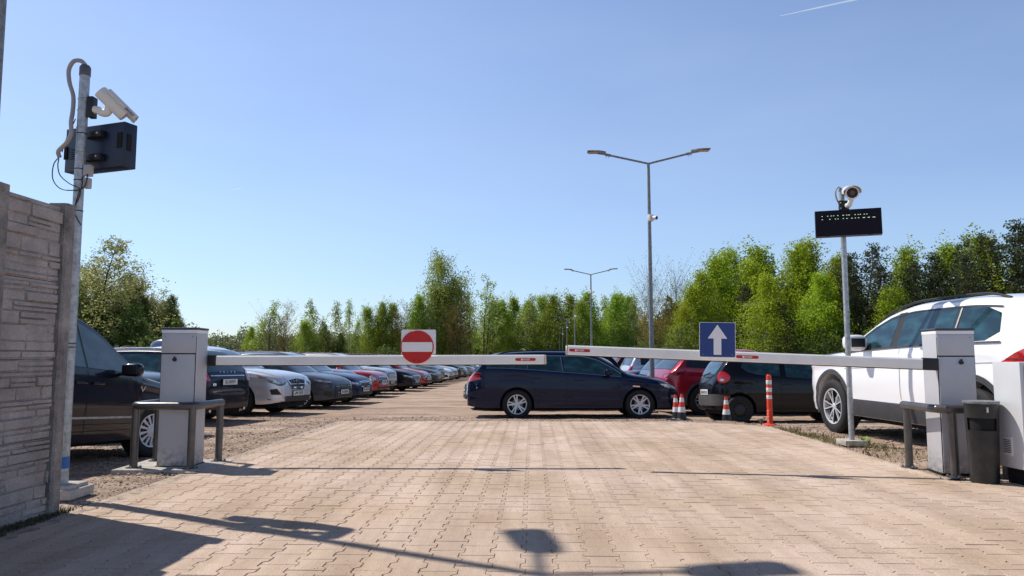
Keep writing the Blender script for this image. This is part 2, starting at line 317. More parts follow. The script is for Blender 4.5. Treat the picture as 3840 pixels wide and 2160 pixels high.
# ------------------------------------------------------------------ paving of interlocking blocks
def paving():
    w, Lb, a, g, hb = 0.160, 0.190, 0.013, 0.0020, 0.0020
    def outline(k):
        h = w / 2 - k; e = Lb / 2 - k
        r = [(h + a, -e), (h + a, -Lb * 0.31), (h - a, -Lb * 0.19), (h - a, Lb * 0.19), (h + a, Lb * 0.31), (h + a, e)]
        return r + [(-x, y) for x, y in reversed(r)]
    o1 = outline(g); o2 = outline(g + hb); n = len(o1)
    vs = []; fs = []; tint = []; 
    rnd = random.Random(5)
    i0 = int(U0 / w) - 1; i1 = int(6.0 / w) + 1
    for i in range(i0, i1 + 1):
        for j in range(7, int(11.9 / Lb) + 2):
            u = i * w + 0.03; v = j * Lb + (Lb / 2 if i % 2 else 0)
            um, vm = u, v
            lim = 6.0 if v < 6.25 else U1
            if u < U0 + 0.02 or u > lim - 0.02 or (v > 6.25 and v > vmax(u) - 0.05): continue
            if v < 1.4: continue
            z0 = rnd.uniform(-0.0015, 0.0015) + 0.004 * noise.noise(Vector((u * 0.7, v * 0.7, 3)))
            tx = rnd.uniform(-0.006, 0.006); ty = rnd.uniform(-0.006, 0.006)
            base = len(vs); t = rnd.gauss(0.5, 0.17)
            for (x, y) in o1: X, Y = pav(min(max(u + x, U0), lim), v + y); vs.append((X, Y, z0 - 0.02)); tint.append(t)
            for (x, y) in o1: X, Y = pav(min(max(u + x, U0), lim), v + y); vs.append((X, Y, z0 - 0.0035 + tx * x + ty * y)); tint.append(t)
            for (x, y) in o2: X, Y = pav(min(max(u + x, U0 + .003), lim - .003), v + y); vs.append((X, Y, z0 + tx * x + ty * y)); tint.append(t)
            for q in range(n):
                q2 = (q + 1) % n
                fs.append((base + q, base + q2, base + n + q2, base + n + q)); fs.append((base + n + q, base + n + q2, base + 2 * n + q2, base + 2 * n + q))
            fs.append(tuple(base + 2 * n + q for q in range(n)))
    me = bpy.data.meshes.new('paving'); me.from_pydata(vs, [], fs)
    at = me.attributes.new('tint', 'FLOAT', 'POINT'); at.data.foreach_set('value', tint)
    m = bpy.data.materials.new('paving_block'); m.use_nodes = True; nt = m.node_tree; N = nt.nodes; L = nt.links; b = N['Principled BSDF']
    b.inputs['Roughness'].default_value = 0.9; b.inputs['Specular IOR Level'].default_value = 0.2
    geo = N.new('ShaderNodeNewGeometry'); at = N.new('ShaderNodeAttribute'); at.attribute_name = 'tint'
    r = N.new('ShaderNodeValToRGB'); r.color_ramp.elements[0].color = (0.585, 0.465, 0.385, 1); r.color_ramp.elements[1].color = (0.665, 0.54, 0.46, 1)
    L.new(at.outputs['Fac'], r.inputs[0])
    n1 = N.new('ShaderNodeTexNoise'); n1.inputs['Scale'].default_value = 0.9; n1.inputs['Detail'].default_value = 6; L.new(geo.outputs['Position'], n1.inputs['Vector'])
    r1 = N.new('ShaderNodeValToRGB'); r1.color_ramp.elements[0].position = 0.36; r1.color_ramp.elements[0].color = (0.88, 0.85, 0.77, 1); r1.color_ramp.elements[1].position = 0.62; r1.color_ramp.elements[1].color = (1.04, 1.03, 1.03, 1)
    L.new(n1.outputs['Fac'], r1.inputs[0])
    n2 = N.new('ShaderNodeTexNoise'); n2.inputs['Scale'].default_value = 130; n2.inputs['Detail'].default_value = 6; n2.inputs['Roughness'].default_value = 0.7; L.new(geo.outputs['Position'], n2.inputs['Vector'])
    r2 = N.new('ShaderNodeValToRGB'); r2.color_ramp.elements[0].position = 0.32; r2.color_ramp.elements[0].color = (0.62, 0.6, 0.58, 1); r2.color_ramp.elements[1].position = 0.62; r2.color_ramp.elements[1].color = (1.06, 1.06, 1.06, 1)
    L.new(n2.outputs['Fac'], r2.inputs[0])
    # tyre dust streaks along the driving direction and worn stains
    mp = N.new('ShaderNodeMapping'); mp.inputs['Scale'].default_value = (2.2, 0.28, 1); mp.inputs['Rotation'].default_value = (0, 0, R(6)); L.new(geo.outputs['Position'], mp.inputs[0])
    n3 = N.new('ShaderNodeTexNoise'); n3.inputs['Scale'].default_value = 1.3; n3.inputs['Detail'].default_value = 8; n3.inputs['Roughness'].default_value = 0.7; L.new(mp.outputs[0], n3.inputs['Vector'])
    r3 = N.new('ShaderNodeValToRGB'); r3.color_ramp.elements[0].position = 0.38; r3.color_ramp.elements[0].color = (0.80, 0.77, 0.73, 1); r3.color_ramp.elements[1].position = 0.6; r3.color_ramp.elements[1].color = (1.05, 1.04, 1.02, 1)
    L.new(n3.outputs['Fac'], r3.inputs[0])
    cur = r.outputs[0]
    for rr in (r1, r2, r3):
        mx = N.new('ShaderNodeMix'); mx.data_type = 'RGBA'; mx.blend_type = 'MULTIPLY'; mx.inputs[0].default_value = 1
        L.new(cur, mx.inputs[6]); L.new(rr.outputs[0], mx.inputs[7]); cur = mx.outputs[2]
    L.new(cur, b.inputs['Base Color'])
    bp = N.new('ShaderNodeBump'); bp.inputs['Strength'].default_value = 0.45; bp.inputs['Distance'].default_value = 0.006; L.new(n2.outputs['Fac'], bp.inputs['Height']); L.new(bp.outputs[0], b.inputs['Normal'])
    me.materials.append(m)
    tag(put('paving', me), kind='structure')
    # sand bed in the joints
    bed = MB(); ms = mat('joint_sand', (0.43, 0.34, 0.265), 1.0, var=0.5, vscale=9, bump=0.6, bscale=80)
    P = [pav(U0, 1.3), pav(6.0, 1.3), pav(6.0, 6.25), pav(U1, 6.25), pav(U1, vmax(U1)), pav(2.3, 11.72), pav(U0, 11.72)]
    bed.add([(x, y, -0.0048) for x, y in P], [(0, 1, 2, 3), (0, 3, 4, 5), (0, 5, 6)], ms)
    tag(bed.build('paving_joint_sand'), kind='structure')
paving()
def edging(name, pts, wdt=0.06):
    b = MB()
    for (p, q) in zip(pts[:-1], pts[1:]):
        p = Vector(p); q = Vector(q); d = (q - p); n = max(1, int(d.length / 1.0)); d /= n; nn = Vector((-d.y, d.x, 0)).normalized()
        for k in range(n):
            a = p + d * k; c = a + d * 0.5
            M = Matrix.Translation((c.x, c.y, -0.058)) @ Matrix.Rotation(math.atan2(d.y, d.x), 4, 'Z')
            b.box((0, 0, 0), (d.length - 0.006, wdt, 0.100 + random.uniform(-.003, .003)), M_edge, M, bev=0.004)
    tag(b.build(name), kind='structure')
def p3(u, v): x, y = pav(u, v); return (x, y, 0)
edging('pavement_edging', [p3(U0 - 0.033, 4.3), p3(U0 - 0.033, 11.75), ])
edging('pavement_edging', [p3(6.0, 6.285), p3(U1 + 0.033, 6.285), p3(U1 + 0.033, vmax(U1) + 0.0)])
edging('pavement_edging', [p3(U1 + 0.03, vmax(U1) + 0.05), p3(2.3, 11.77), p3(U0 - 0.03, 11.77)])
# loose stones
def stones():
    rnd = random.Random(3); b_v = []; b_f = []; mi = []
    ico = [(0, 0, 1), (.9, 0, .3), (.28, .85, .3), (-.72, .53, .3), (-.72, -.53, .3), (.28, -.85, .3), (0, 0, -.6)]
    fc = [(0, 1, 2), (0, 2, 3), (0, 3, 4), (0, 4, 5), (0, 5, 1), (6, 2, 1), (6, 3, 2), (6, 4, 3), (6, 5, 4), (6, 1, 5)]
    cnt = 0
    while cnt < 22000:
        z = rnd.random()
        if z < 0.5: x = rnd.uniform(-6.5, -2.6); y = rnd.uniform(5, 13)
        elif z < 0.7: x = rnd.uniform(3.4, 6.5); y = rnd.uniform(6.3, 12)
        else: x = rnd.uniform(-7, 6); y = rnd.uniform(11.6, 17)
        if in_pav(x, y, -0.05 if rnd.random() < .7 else (.10 if rnd.random() < .8 else .35)): continue
        s = rnd.uniform(0.005, 0.011) * (1.9 if rnd.random() < 0.07 else 1)
        s *= 1 + (y - 5) * 0.04
        zz = gh(x, y) + noise.noise(Vector((x * 1.1, y * 1.1, 0))) * 0.022 + noise.noise(Vector((x * 6, y * 6, 4))) * 0.010 - 0.022
        if in_pav(x, y, -.07): zz = 0.002; s *= .6
        th = rnd.uniform(0, 6.28); o = len(b_v); sx = rnd.uniform(.8, 1.5)
        for p in ico:
            px = p[0] * sx; py = p[1]
            b_v.append((x + s * (px * math.cos(th) - py * math.sin(th)), y + s * (px * math.sin(th) + py * math.cos(th)), zz + s * 0.7 * p[2] + s * 0.2))
        b_f += [tuple(q + o for q in f) for f in fc]; mi += [rnd.choice((0, 0, 1, 1, 2))] * 10; cnt += 1
    me = bpy.data.meshes.new('gravel_stones'); me.from_pydata(b_v, [], b_f)
    for m in (mat('stone_brown', (0.30, 0.215, 0.17), .9, var=.4, vscale=30), mat('stone_pink', (0.45, 0.34, 0.28), .9, var=.3, vscale=30), mat('stone_dark', (0.13, 0.10, 0.085), .9)): me.materials.append(m)
    me.polygons.foreach_set('material_index', mi)
    tag(put('gravel_stones', me), 'loose brown and pinkish gravel stones lying around the paving', 'gravel', kind='stuff')
    # grit on the paving
    b_v = []; b_f = []; cl = [(rnd.uniform(-2, 3), rnd.uniform(2.6, 6)) for _ in range(14)]
    for _ in range(1500):
        if rnd.random() < 0.6: c = rnd.choice(cl); x = c[0] + rnd.gauss(0, .16); y = c[1] + rnd.gauss(0, .12)
        else: x = rnd.uniform(-2.8, 3.8); y = rnd.uniform(2.2, 11.4)
        if not in_pav(x, y, 0.03): continue
        s = rnd.uniform(0.0012, 0.0034); th = rnd.uniform(0, 6.28); o = len(b_v)
        for p in ico: b_v.append((x + s * (p[0] * math.cos(th) - p[1] * math.sin(th)), y + s * (p[0] * math.sin(th) + p[1] * math.cos(th)), 0.001 + s * 0.7 * (p[2] + .5)))
        b_f += [tuple(q + o for q in f) for f in fc]
    me = bpy.data.meshes.new('grit'); me.from_pydata(b_v, [], b_f); me.materials.append(MATS['stone_dark'])
    tag(put('grit', me), 'dark grit and crumbs scattered over the paving blocks', 'grit', kind='stuff')
stones()
# ------------------------------------------------------------------ cars
def pchip(xs, ys):
    xs = np.array(xs, float); ys = np.array(ys, float); h = np.diff(xs); d = np.diff(ys) / h; n = len(xs)
    m = np.zeros(n)
    for i in range(1, n - 1):
        if d[i - 1] * d[i] > 0:
            w1 = 2 * h[i] + h[i - 1]; w2 = h[i] + 2 * h[i - 1]; m[i] = (w1 + w2) / (w1 / d[i - 1] + w2 / d[i])
    m[0] = d[0]; m[-1] = d[-1]
    def f(x):
        x = min(max(x, xs[0]), xs[-1]); i = min(max(int(np.searchsorted(xs, x)) - 1, 0), n - 2)
        t = (x - xs[i]) / h[i]
        return float(ys[i] * (2 * t**3 - 3 * t**2 + 1) + m[i] * h[i] * (t**3 - 2 * t**2 + t) + ys[i + 1] * (-2 * t**3 + 3 * t**2) + m[i + 1] * h[i] * (t**3 - t**2))
    return f
PP, QQ = 2.3, 3.4
class Shape:
    def __init__(s, top, W, wb, r, belt, tum=21, sill=0.24, hc=0.11, cf=0.5, wf=0.66, cr=0.34, wr=0.76, ra=0.055, shift=0.0, endb=0.24):
        s.top = pchip([p[0] for p in top], [p[1] for p in top]); s.x0 = top[0][0]; s.x1 = top[-1][0]
        s.W = W; s.ax = (-wb / 2 + shift, wb / 2 + shift); s.r = r; s.belt = pchip([p[0] for p in belt], [p[1] for p in belt]); s.tum = math.tan(R(tum)); s.sill = sill
        s.hc = hc; s.cf = cf; s.wf = wf; s.cr = cr; s.wr = wr; s.Ra = r + ra; s.endb = endb
    def plan(s, x):
        f = 1 - 0.035 * ((x - (s.x0 + s.x1) / 2) / ((s.x1 - s.x0) / 2)) ** 2
        if x > s.x1 - s.cf: t = min(1, (x - s.x1 + s.cf) / s.cf); f *= s.wf + (1 - s.wf) * math.sqrt(max(0, 1 - t * t))
        if x < s.x0 + s.cr: t = min(1, (s.x0 + s.cr - x) / s.cr); f *= s.wr + (1 - s.wr) * math.sqrt(max(0, 1 - t * t))
        return s.W * f
    def zb(s, x):
        b = s.sill
        d = min(x - s.x0, s.x1 - x)
        if d < 0.5: b = s.sill + (s.endb - s.sill + 0.05) * (1 - d / 0.5) ** 2
        for a in s.ax:
            if abs(x - a) < s.Ra: b = max(b, s.r + math.sqrt(s.Ra ** 2 - (x - a) ** 2))
        return b
    def side(s, x, z):
        p = s.plan(x); bl = s.belt(x); zm = 0.62
        if z < zm: return p * (1 - 0.055 * ((zm - z) / 0.4) ** 1.6 - .012 * math.exp(-((z - .50) / .05) ** 2) + .006 * math.exp(-((z - .40) / .04) ** 2))
        if z < bl:
            t = (z - zm) / max(0.01, bl - zm)
            # a soft waist line under the windows
            return p * (1 - 0.022 * t * t + 0.013 * math.exp(-((z - bl + 0.10) / 0.028) ** 2) - .006 * math.exp(-((z - bl + .19) / .05) ** 2))
        return p * 0.978 - (z - bl) * s.tum - 0.006
    def capw(s, x): return max(0.05, s.side(x, s.top(x) - s.hc))
    def Y(s, x, z):
        zt = s.top(x); u = (zt - z) / s.hc
        if u >= 1: return s.side(x, z)
        if u <= 0: return 0.0
        return s.capw(x) * (1 - (1 - u) ** PP) ** (1 / QQ)
    def topz(s, x, f): return s.top(x) - s.hc * (1 - (1 - min(1, abs(f)) ** QQ) ** (1 / PP))
    def body(s, m):
        xs = set(np.round(np.linspace(s.x0, s.x1, 74), 4))
        for k in range(1, 14): t = k / 14; xs.add(round(s.x1 - s.cf * (1 - math.sin(t * PI / 2)), 4)); xs.add(round(s.x0 + s.cr * (1 - math.sin(t * PI / 2)), 4))
        for a in s.ax:
            xs = {x for x in xs if not (a - s.Ra - 0.012 < x < a + s.Ra + 0.012)}
            for k in range(0, 19): xs.add(round(a + s.Ra * 0.9999 * math.cos(PI * k / 18), 5))
            xs.add(a - s.Ra - 0.0015); xs.add(a + s.Ra + 0.0015)
        xs = sorted(xs); rings = []
        F = [0.985, 0.95, 0.89, 0.8, 0.65, 0.45, 0.22]
        for x in xs:
            zt = s.top(x); zb = min(s.zb(x), zt - s.hc - 0.03); zc = zt - s.hc
            sp = min(max(s.belt(x), zb + 0.35 * (zc - zb)), zb + 0.8 * (zc - zb))
            zz = list(np.linspace(zb, sp, 10)) + list(np.linspace(sp, zc, 7))[1:]
            h = [(0.0, zb), (s.side(x, zb) * 0.6, zb), (s.side(x, zb) - 0.012, zb)]
            h += [(s.side(x, z), z) for z in zz]
            cw = s.capw(x); h += [(cw * f, s.topz(x, f)) for f in F] + [(0.0, zt)]
            ring = [(x, y, z) for y, z in h] + [(x, -y, z) for y, z in h[-2:0:-1]]
            rings.append(ring)
        n = len(rings[0]); b = MB(); vs = [p for r_ in rings for p in r_]; fs = []
        for i in range(len(rings) - 1):
            for k in range(n): fs.append((i * n + k, i * n + (k + 1) % n, (i + 1) * n + (k + 1) % n, (i + 1) * n + k))
        fs.append(tuple(range(n))); fs.append(tuple(range((len(rings) - 1) * n, len(rings) * n))[::-1])
        b.add(vs, fs, m); return b
    # ---- skins laid on the surface
    def poly_fill(s, poly, fn, m, b=None, step=0.06, thick=0.0):
        b = b or MB(); P = []
        n = len(poly)
        for i in range(n):
            a = poly[i]; c = poly[(i + 1) % n]; L = math.hypot(c[0] - a[0], c[1] - a[1]); k = max(1, int(L / step))
            for q in range(k): P.append(Vector((a[0] + (c[0] - a[0]) * q / k, a[1] + (c[1] - a[1]) * q / k)))
        nb = len(P); x0 = min(p.x for p in P); x1 = max(p.x for p in P); y0 = min(p.y for p in P); y1 = max(p.y for p in P)
        x = x0 + step / 2
        while x < x1:
            y = y0 + step / 2
            while y < y1:
                ok = geometry.intersect_point_line
                if inside((x, y), P[:nb]) and min((Vector((x, y)) - q).length for q in P[:nb]) > step * 0.45: P.append(Vector((x, y)))
                y += step
            x += step
        res = geometry.delaunay_2d_cdt(P, [], [list(range(nb))], 1, 1e-6)
        vs = [fn(p.x, p.y) for p in res[0]]
        b.add(vs, [tuple(f) for f in res[2]], m); return b
    def fs(s, sgn, off=0.006):
        return lambda x, z: (x, sgn * (s.Y(x, z) + off), z)
    def fend(s, end, off=0.007):
        """(s, z) along the bumper plan curve -> point; end = +1 front, -1 rear"""
        c, w = (s.cf, s.wf) if end > 0 else (s.cr, s.wr)
        xe = s.x1 if end > 0 else s.x0; W = s.W * 0.965
        al = PI / 2 * math.sqrt((c * c + ((1 - w) * W) ** 2) / 2); s1 = w * W
        def f(q, z):
            a = abs(q); sg = 1 if q >= 0 else -1
            if a <= s1: x = xe; y = a; nx_, ny = 1.0, 0.15 * a / s1
            elif a <= s1 + al:
                ph = (a - s1) / al * PI / 2; x = xe - end * c * (1 - math.cos(ph)); y = W * (w + (1 - w) * math.sin(ph)); nx_, ny = math.cos(ph) + .05, math.sin(ph) + .1
            else: x = xe - end * (c + a - s1 - al); y = None; nx_, ny = 0, 1
            if y is None: y = s.Y(x, z)
            else:
                y = y * max(.3, s.side(xe - end * 0.6, z)) / s.plan(xe - end * 0.6)
                for _ in range(140):
                    if s.top(x) > z and s.Y(x, z) >= y - 0.004: break
                    x -= end * 0.01
                # refine
                x += end * 0.005
            L = math.hypot(nx_, ny)
            return (x + end * off * nx_ / L, sg * (y + off * ny / L), z)
        return f
    def grid_top(s, xa, xb, fa, fb, m, off=0.006, n1=10, n2=12, b=None):
        b = b or MB(); vs = []
        for i in range(n1 + 1):
            x = xa + (xb - xa) * i / n1; f = fa + (fb - fa) * i / n1
            e = 0.01; sl = (s.top(x + e) - s.top(x - e)) / (2 * e); L = math.hypot(1, sl); nxx, nz_ = -sl / L, 1 / L
            for k in range(n2 + 1):
                g = f * (-1 + 2 * k / n2); vs.append((x + nxx * off, s.capw(x) * g * (1 + off * 0.3), s.topz(x, g) + nz_ * off))
        fs = [(i * (n2 + 1) + k, i * (n2 + 1) + k + 1, (i + 1) * (n2 + 1) + k + 1, (i + 1) * (n2 + 1) + k) for i in range(n1) for k in range(n2)]
        b.add(vs, fs, m); return b
    def ribbon(s, pts, w, fn, m, b=None, step=0.05, closed=False):
        b = b or MB(); P = [Vector(p) for p in pts]
        if closed: P.append(P[0])
        D = []
        for a, c in zip(P[:-1], P[1:]):
            k = max(1, int((c - a).length / step)); D += [a + (c - a) * q / k for q in range(k)]
        D.append(P[-1]); vs = []
        for i, p in enumerate(D):
            t = (D[min(i + 1, len(D) - 1)] - D[max(i - 1, 0)])
            if t.length < 1e-9: t = Vector((1, 0))
            t.normalize(); nn = Vector((-t.y, t.x)) * w / 2
            vs.append(fn(p.x + nn.x, p.y + nn.y)); vs.append(fn(p.x - nn.x, p.y - nn.y))
        b.add(vs, [(2 * i, 2 * i + 1, 2 * i + 3, 2 * i + 2) for i in range(len(D) - 1)], m); return b
def inside(p, poly):
    x, y = p; c = False; n = len(poly); j = n - 1
    for i in range(n):
        xi, yi = poly[i][0], poly[i][1]; xj, yj = poly[j][0], poly[j][1]
        if ((yi > y) != (yj > y)) and (x < (xj - xi) * (y - yi) / (yj - yi + 1e-12) + xi): c = not c
        j = i
    return c
WH = {}
def wheel_meshes(r, rr, style, wd=0.215):
    """outer face towards +Y"""
    k = (r, rr, style)
    if k in WH: return WH[k]
    M = Matrix.Rotation(-PI / 2, 4, 'X')      # lathe axis z -> +y
    t = MB(); h = wd / 2
    prof = [(rr - .012, h - .03), (rr, h - .012), (rr + .02, h - .002), ((r + rr) / 2, h + .006), (r - .02, h - .004), (r - .006, h - .02), (r, h - .035)]
    for q in (0.05, 0.0, -0.05): prof += [(r, q + .012), (r - .008, q + .010), (r - .008, q + .002), (r, q)]
    prof += [(r, -h + .03), (r - .02, -h), (rr, -h + .01), (rr - .012, -h + .03)]
    t.lathe(prof, M_rubber, 36, M)
    rm = MB(); lip = M_rim if style != 'steel' else M_black
    if style == 'darkring': lip = M_rimdark
    rm.lathe([(rr, h - .014), (rr - .004, h - .006), (rr - .018, h - .010), (rr - .022, h - .03), (rr - .03, -h + .05)], lip, 36, M)
    rm.lathe([(rr - .028, h - .075), (.02, h - .075)], M_under, 30, M)
    rm.lathe([(.115, h - .07), (.118, h - .065), (.0, h - .062)], M_galvd, 24, M)
    def spoke(a, r0, r1, w0, w1, y0, y1, m, tw=0.0, th=.02):
        ca, sa = math.cos(a), math.sin(a); ca2, sa2 = math.cos(a + tw), math.sin(a + tw); vs = []
        for (rad, w, yy, c_, s_) in ((r0, w0, y0, ca, sa), (r1, w1, y1, ca2, sa2)):
            for e in (-1, 1):
                for dy in (0, -th):
                    vs.append((rad * c_ - e * w / 2 * s_, yy + dy, rad * s_ + e * w / 2 * c_))
        rm.add(vs, [(0, 2, 6, 4), (0, 4, 5, 1), (2, 3, 7, 6), (1, 5, 7, 3), (0, 1, 3, 2), (4, 6, 7, 5)], m)
    R1 = rr - .014; hy = h - .028
    if style == 'double5':
        for i in range(5):
            a = PI / 2 + i * 2 * PI / 5
            for e in (-1, 1): spoke(a + e * .12, .045, R1, .028, .032, hy - .004, h - .012, M_rim, tw=e * 0.06)
            spoke(a, .04, R1 * .55, .07, .03, hy - .006, hy - .002, M_rim)
    elif style == 'star5':
        for i in range(5): spoke(PI / 2 + i * 2 * PI / 5, .02, R1, .085, .045, hy, h - .012, M_rim)
    elif style == 'hub14':
        for i in range(14): spoke(i * 2 * PI / 14, .07, R1, .016, .038, h - .008, h - .010, M_hub)
        rm.lathe([(.0, h), (.05, h), (.058, h - .004), (.085, h - .006), (.085, h - .03)], M_hub, 24, M)
    elif style == 'steel':
        rm.lathe([(rr - .02, h - .03), (rr * .75, h - .045), (rr * .5, h - .02), (.0, h - .02)], M_black, 24, M)
        for i in range(12): spoke(i * PI / 6, rr * .6, rr * .75, .03, .03, h - .022, h - .03, M_under)
    elif style == 'multi':
        for i in range(5):
            a = PI / 2 + i * 2 * PI / 5
            for e in (-1, 1):
                spoke(a + e * .10, .03, R1, .014, .013, hy, h - .012, M_rim, tw=e * .16)
                spoke(a + e * .42, .03, R1, .010, .011, hy - .004, h - .014, M_rimdark, tw=-e * .10)
    elif style == 'fan':
        for i in range(7): spoke(i * 2 * PI / 7, .03, R1, .018, .10, hy, h - .012, M_rim, tw=.12); spoke(i * 2 * PI / 7 + .10, .06, R1 * .93, .02, .065, hy + .002, h - .008, M_rimdark, tw=.12)
    elif style == 'darkring':
        for i in range(6):
            spoke(i * PI / 3, .03, R1, .012, .014, hy, h - .012, M_rim, tw=.05); spoke(i * PI / 3 + .25, .03, R1, .012, .012, hy, h - .012, M_rim, tw=.25)
        rm.lathe([(R1 - .004, h - .008), (R1 - .012, h - .008)], M_rim, 36, M)
    else:
        for i in range(10): spoke(i * PI / 5, .03, R1, .024, .03, hy, h - .012, M_rim)
    if style not in ('hub14', 'steel'): rm.lathe([(.0, hy + .006), (.03, hy + .005), (.042, hy - .002), (.05, hy - .02)], M_rim, 20, M)
    WH[k] = (t.mesh('tyre', 40), rm.mesh('rim', 30)); return WH[k]
def seg_windows(S, cuts, gap=0.035, top_off=0.135, bot_off=0.018, fillet=True):
    """side glass polygons between pillar positions, bounded by belt line and roof line"""
    out = []
    for a, c in zip(cuts[:-1], cuts[1:]):
        xa, xc = a + gap / 2, c - gap / 2; N = 14; up = []; lo = []
        for i in range(N + 1):
            x = xa + (xc - xa) * i / N; zt = S.top(x) - top_off; zl = S.belt(x) + bot_off
            if zt - zl > 0.02: up.append((x, zt)); lo.append((x, zl))
        if len(up) > 2: out.append(lo + up[::-1])
    return out
def hl_(S, t, head, sg):
    cx = sum(p[0] for p in head) / len(head); cz = sum(p[1] for p in head) / len(head)
    o = [c for c in t.children if c.name.split('.')[0] == 'headlight'][-1]
    S.poly_fill([(sg * (cx + (p[0] - cx) * .78), cz + (p[1] - cz) * .62) for p in head], S.fend(1, .013), M_head, step=.04).build('lens', o)
def make_car(name, S, color, label, cat='car', group=None, cuts=(), doors=(), handles=(), wheel=('five', 0.21), ws=(0.4, 1.1, 0.86, 0.90), rw=None,
             head=None, tail=None, grille=None, lower=None, chrome_dlo=False, rails=None, clad=False, mirror=None, mirror_col=None, plates=(), side_strip=None, glass=None, msc=1.0,
             extras=None, steer=0, top_off=0.135, win_polys=None, antenna=False, fog=None, detail=True):
    glass = glass or M_glass
    t = thing(name, label, cat, group=group)
    S.body(color).build('body', t, smooth=32)
    ub = MB(); hw = S.W - 0.29
    ub.box(((S.x0 + S.x1) / 2, 0, 0.46), (S.x1 - S.x0 - 0.3, hw * 2, 0.54), M_under)
    ub.build('underbody', t, smooth=0)
    ty, rm = wheel_meshes(S.r, wheel[1], wheel[0])
    for i, ax in enumerate(S.ax):
        for sg in (1, -1):
            w = bpy.data.objects.new('wheel', None); COL.objects.link(w); w.parent = t; w.location = (ax, sg * (S.W - 0.115), S.r); w.rotation_euler = (0, 0, (0 if sg > 0 else PI) + (R(steer) if i == 1 else 0))
            w.empty_display_size = 0.2
            put('tyre', ty, w); q = put('rim', rm, w); q.rotation_euler = (0, random.uniform(0, 1.2), 0)
    polys = win_polys or seg_windows(S, cuts, top_off=top_off)
    for sg in (1, -1):
        for pl in polys: S.poly_fill(pl, S.fs(sg), glass).build('side_window', t)
    if chrome_dlo:
        b = MB()
        for sg in (1, -1):
            allp = [p for pl in polys for p in pl]
            xa = min(p[0] for p in allp); xb = max(p[0] for p in allp); xs = np.linspace(xa, xb, 40)
            S.ribbon([(x, S.belt(x) + 0.004) for x in xs], 0.016, S.fs(sg, 0.011), M_chrome, b)
            S.ribbon([(x, max(S.top(x) - top_off + 0.012, S.belt(x) + .006)) for x in xs if x > xa + .1], 0.02, S.fs(sg, 0.011), M_chrome, b)
        b.build('window_trim', t)
    # black surround between panes
    if len(polys) > 1 and cuts:
        b = MB()
        for sg in (1, -1):
            for c in list(cuts)[1:-1]:
                zt = S.top(c) - top_off; zl = S.belt(c) + .018
                if zt - zl > .1: S.ribbon([(c, zl), (c, zt)], 0.045, S.fs(sg, 0.004), M_black, b)
        b.build('door_pillar', t)
    if ws: S.grid_top(ws[0], ws[1], ws[2], ws[3], glass, 0.006).build('windscreen', t)
    if rw: S.grid_top(rw[0], rw[1], rw[2], rw[3], glass, 0.007).build('rear_window', t)
    b = MB()
    if detail:
        for sg in (1, -1):
            for dx in doors:
                pts = []
                zt = S.top(dx[0]) - top_off
                zz = np.linspace(dx[2] if len(dx) > 2 else S.sill + 0.06, S.belt(dx[0]), 12)
                pts = [(dx[0] + (dx[1] - dx[0]) * (1 - i / 11), z) for i, z in enumerate(zz)]
                S.ribbon(pts, 0.007, S.fs(sg, 0.0035), M_seam, b)
            if doors: S.ribbon([(doors[0][1], S.sill + .065), (doors[-1][1], S.sill + .065)], 0.006, S.fs(sg, 0.0035), M_seam, b)
        # bonnet shut line
        xh = ws[1] if ws else S.x1 - 1
        if ws:
            for sg in (1, -1):
                xs = np.linspace(xh + .02, S.x1 - .22, 14)
                vs = []
                for x in xs:
                    for f in (0.86, 0.872): vs.append((x, sg * S.capw(x) * f, S.topz(x, f) + 0.0035))
                b.add(vs, [(2 * i, 2 * i + 1, 2 * i + 3, 2 * i + 2) for i in range(len(xs) - 1)], M_seam)
        if b.v: b.build('panel_gap', t)
    for (hx, hz) in handles:
        for sg in (1, -1):
            h = MB(); y = S.Y(hx, hz) + 0.014
            h.box((hx, sg * y, hz), (0.20, 0.022, 0.024), color, bev=0.008); h.build('door_handle', t)
    if head:
        for sg in (1, -1): S.poly_fill([(sg * p[0], p[1]) for p in head], S.fend(1), M_headk, step=0.05).build('headlight', t); hl_(S, t, head, sg)
    if tail:
        for sg in (1, -1): S.poly_fill([(sg * p[0], p[1]) for p in tail], S.fend(-1), M_tail, step=0.05).build('taillight', t)
    if grille:
        b = MB(); S.poly_fill([(p[0], p[1]) for p in grille[0]] + [(-p[0], p[1]) for p in grille[0][::-1]], S.fend(1), M_black, b, step=0.06)
        zs = [p[1] for p in grille[0]]; z0, z1 = min(zs), max(zs); hwid = max(p[0] for p in grille[0])
        for k in range(1, grille[1] + 1):
            z = z0 + (z1 - z0) * k / (grille[1] + 1); wd_ = hwid * 0.93
            S.ribbon([(-wd_, z), (wd_, z)], 0.012, S.fend(1, 0.013), M_chrome, b)
        if grille[2]: S.ribbon([(p[0], p[1]) for p in grille[0]] + [(-p[0], p[1]) for p in grille[0][::-1]], 0.02, S.fend(1, 0.014), M_chrome, b, closed=True)
        b.build('grille', t)
    if lower: S.poly_fill([(p[0], p[1]) for p in lower] + [(-p[0], p[1]) for p in lower[::-1]], S.fend(1), M_black, step=0.07).build('air_intake', t)
    if fog:
        for sg in (1, -1):
            S.poly_fill([(sg * p[0], p[1]) for p in fog], S.fend(1, .009), M_black, step=0.05).build('fog_lamp_recess', t)
    if rails:
        for sg in (1, -1):
            b = MB(); pts = []
            for i in range(15):
                x = rails[0] + (rails[1] - rails[0]) * i / 14; e = min(i, 14 - i) / 1.5; lift = rails[2] * min(1, e)
                pts.append((x, sg * (S.capw(x) * 0.90), S.topz(x, 0.90) + lift))
            b.tube(pts, 0.014, rails[3], 8); b.build('roof_rail', t)
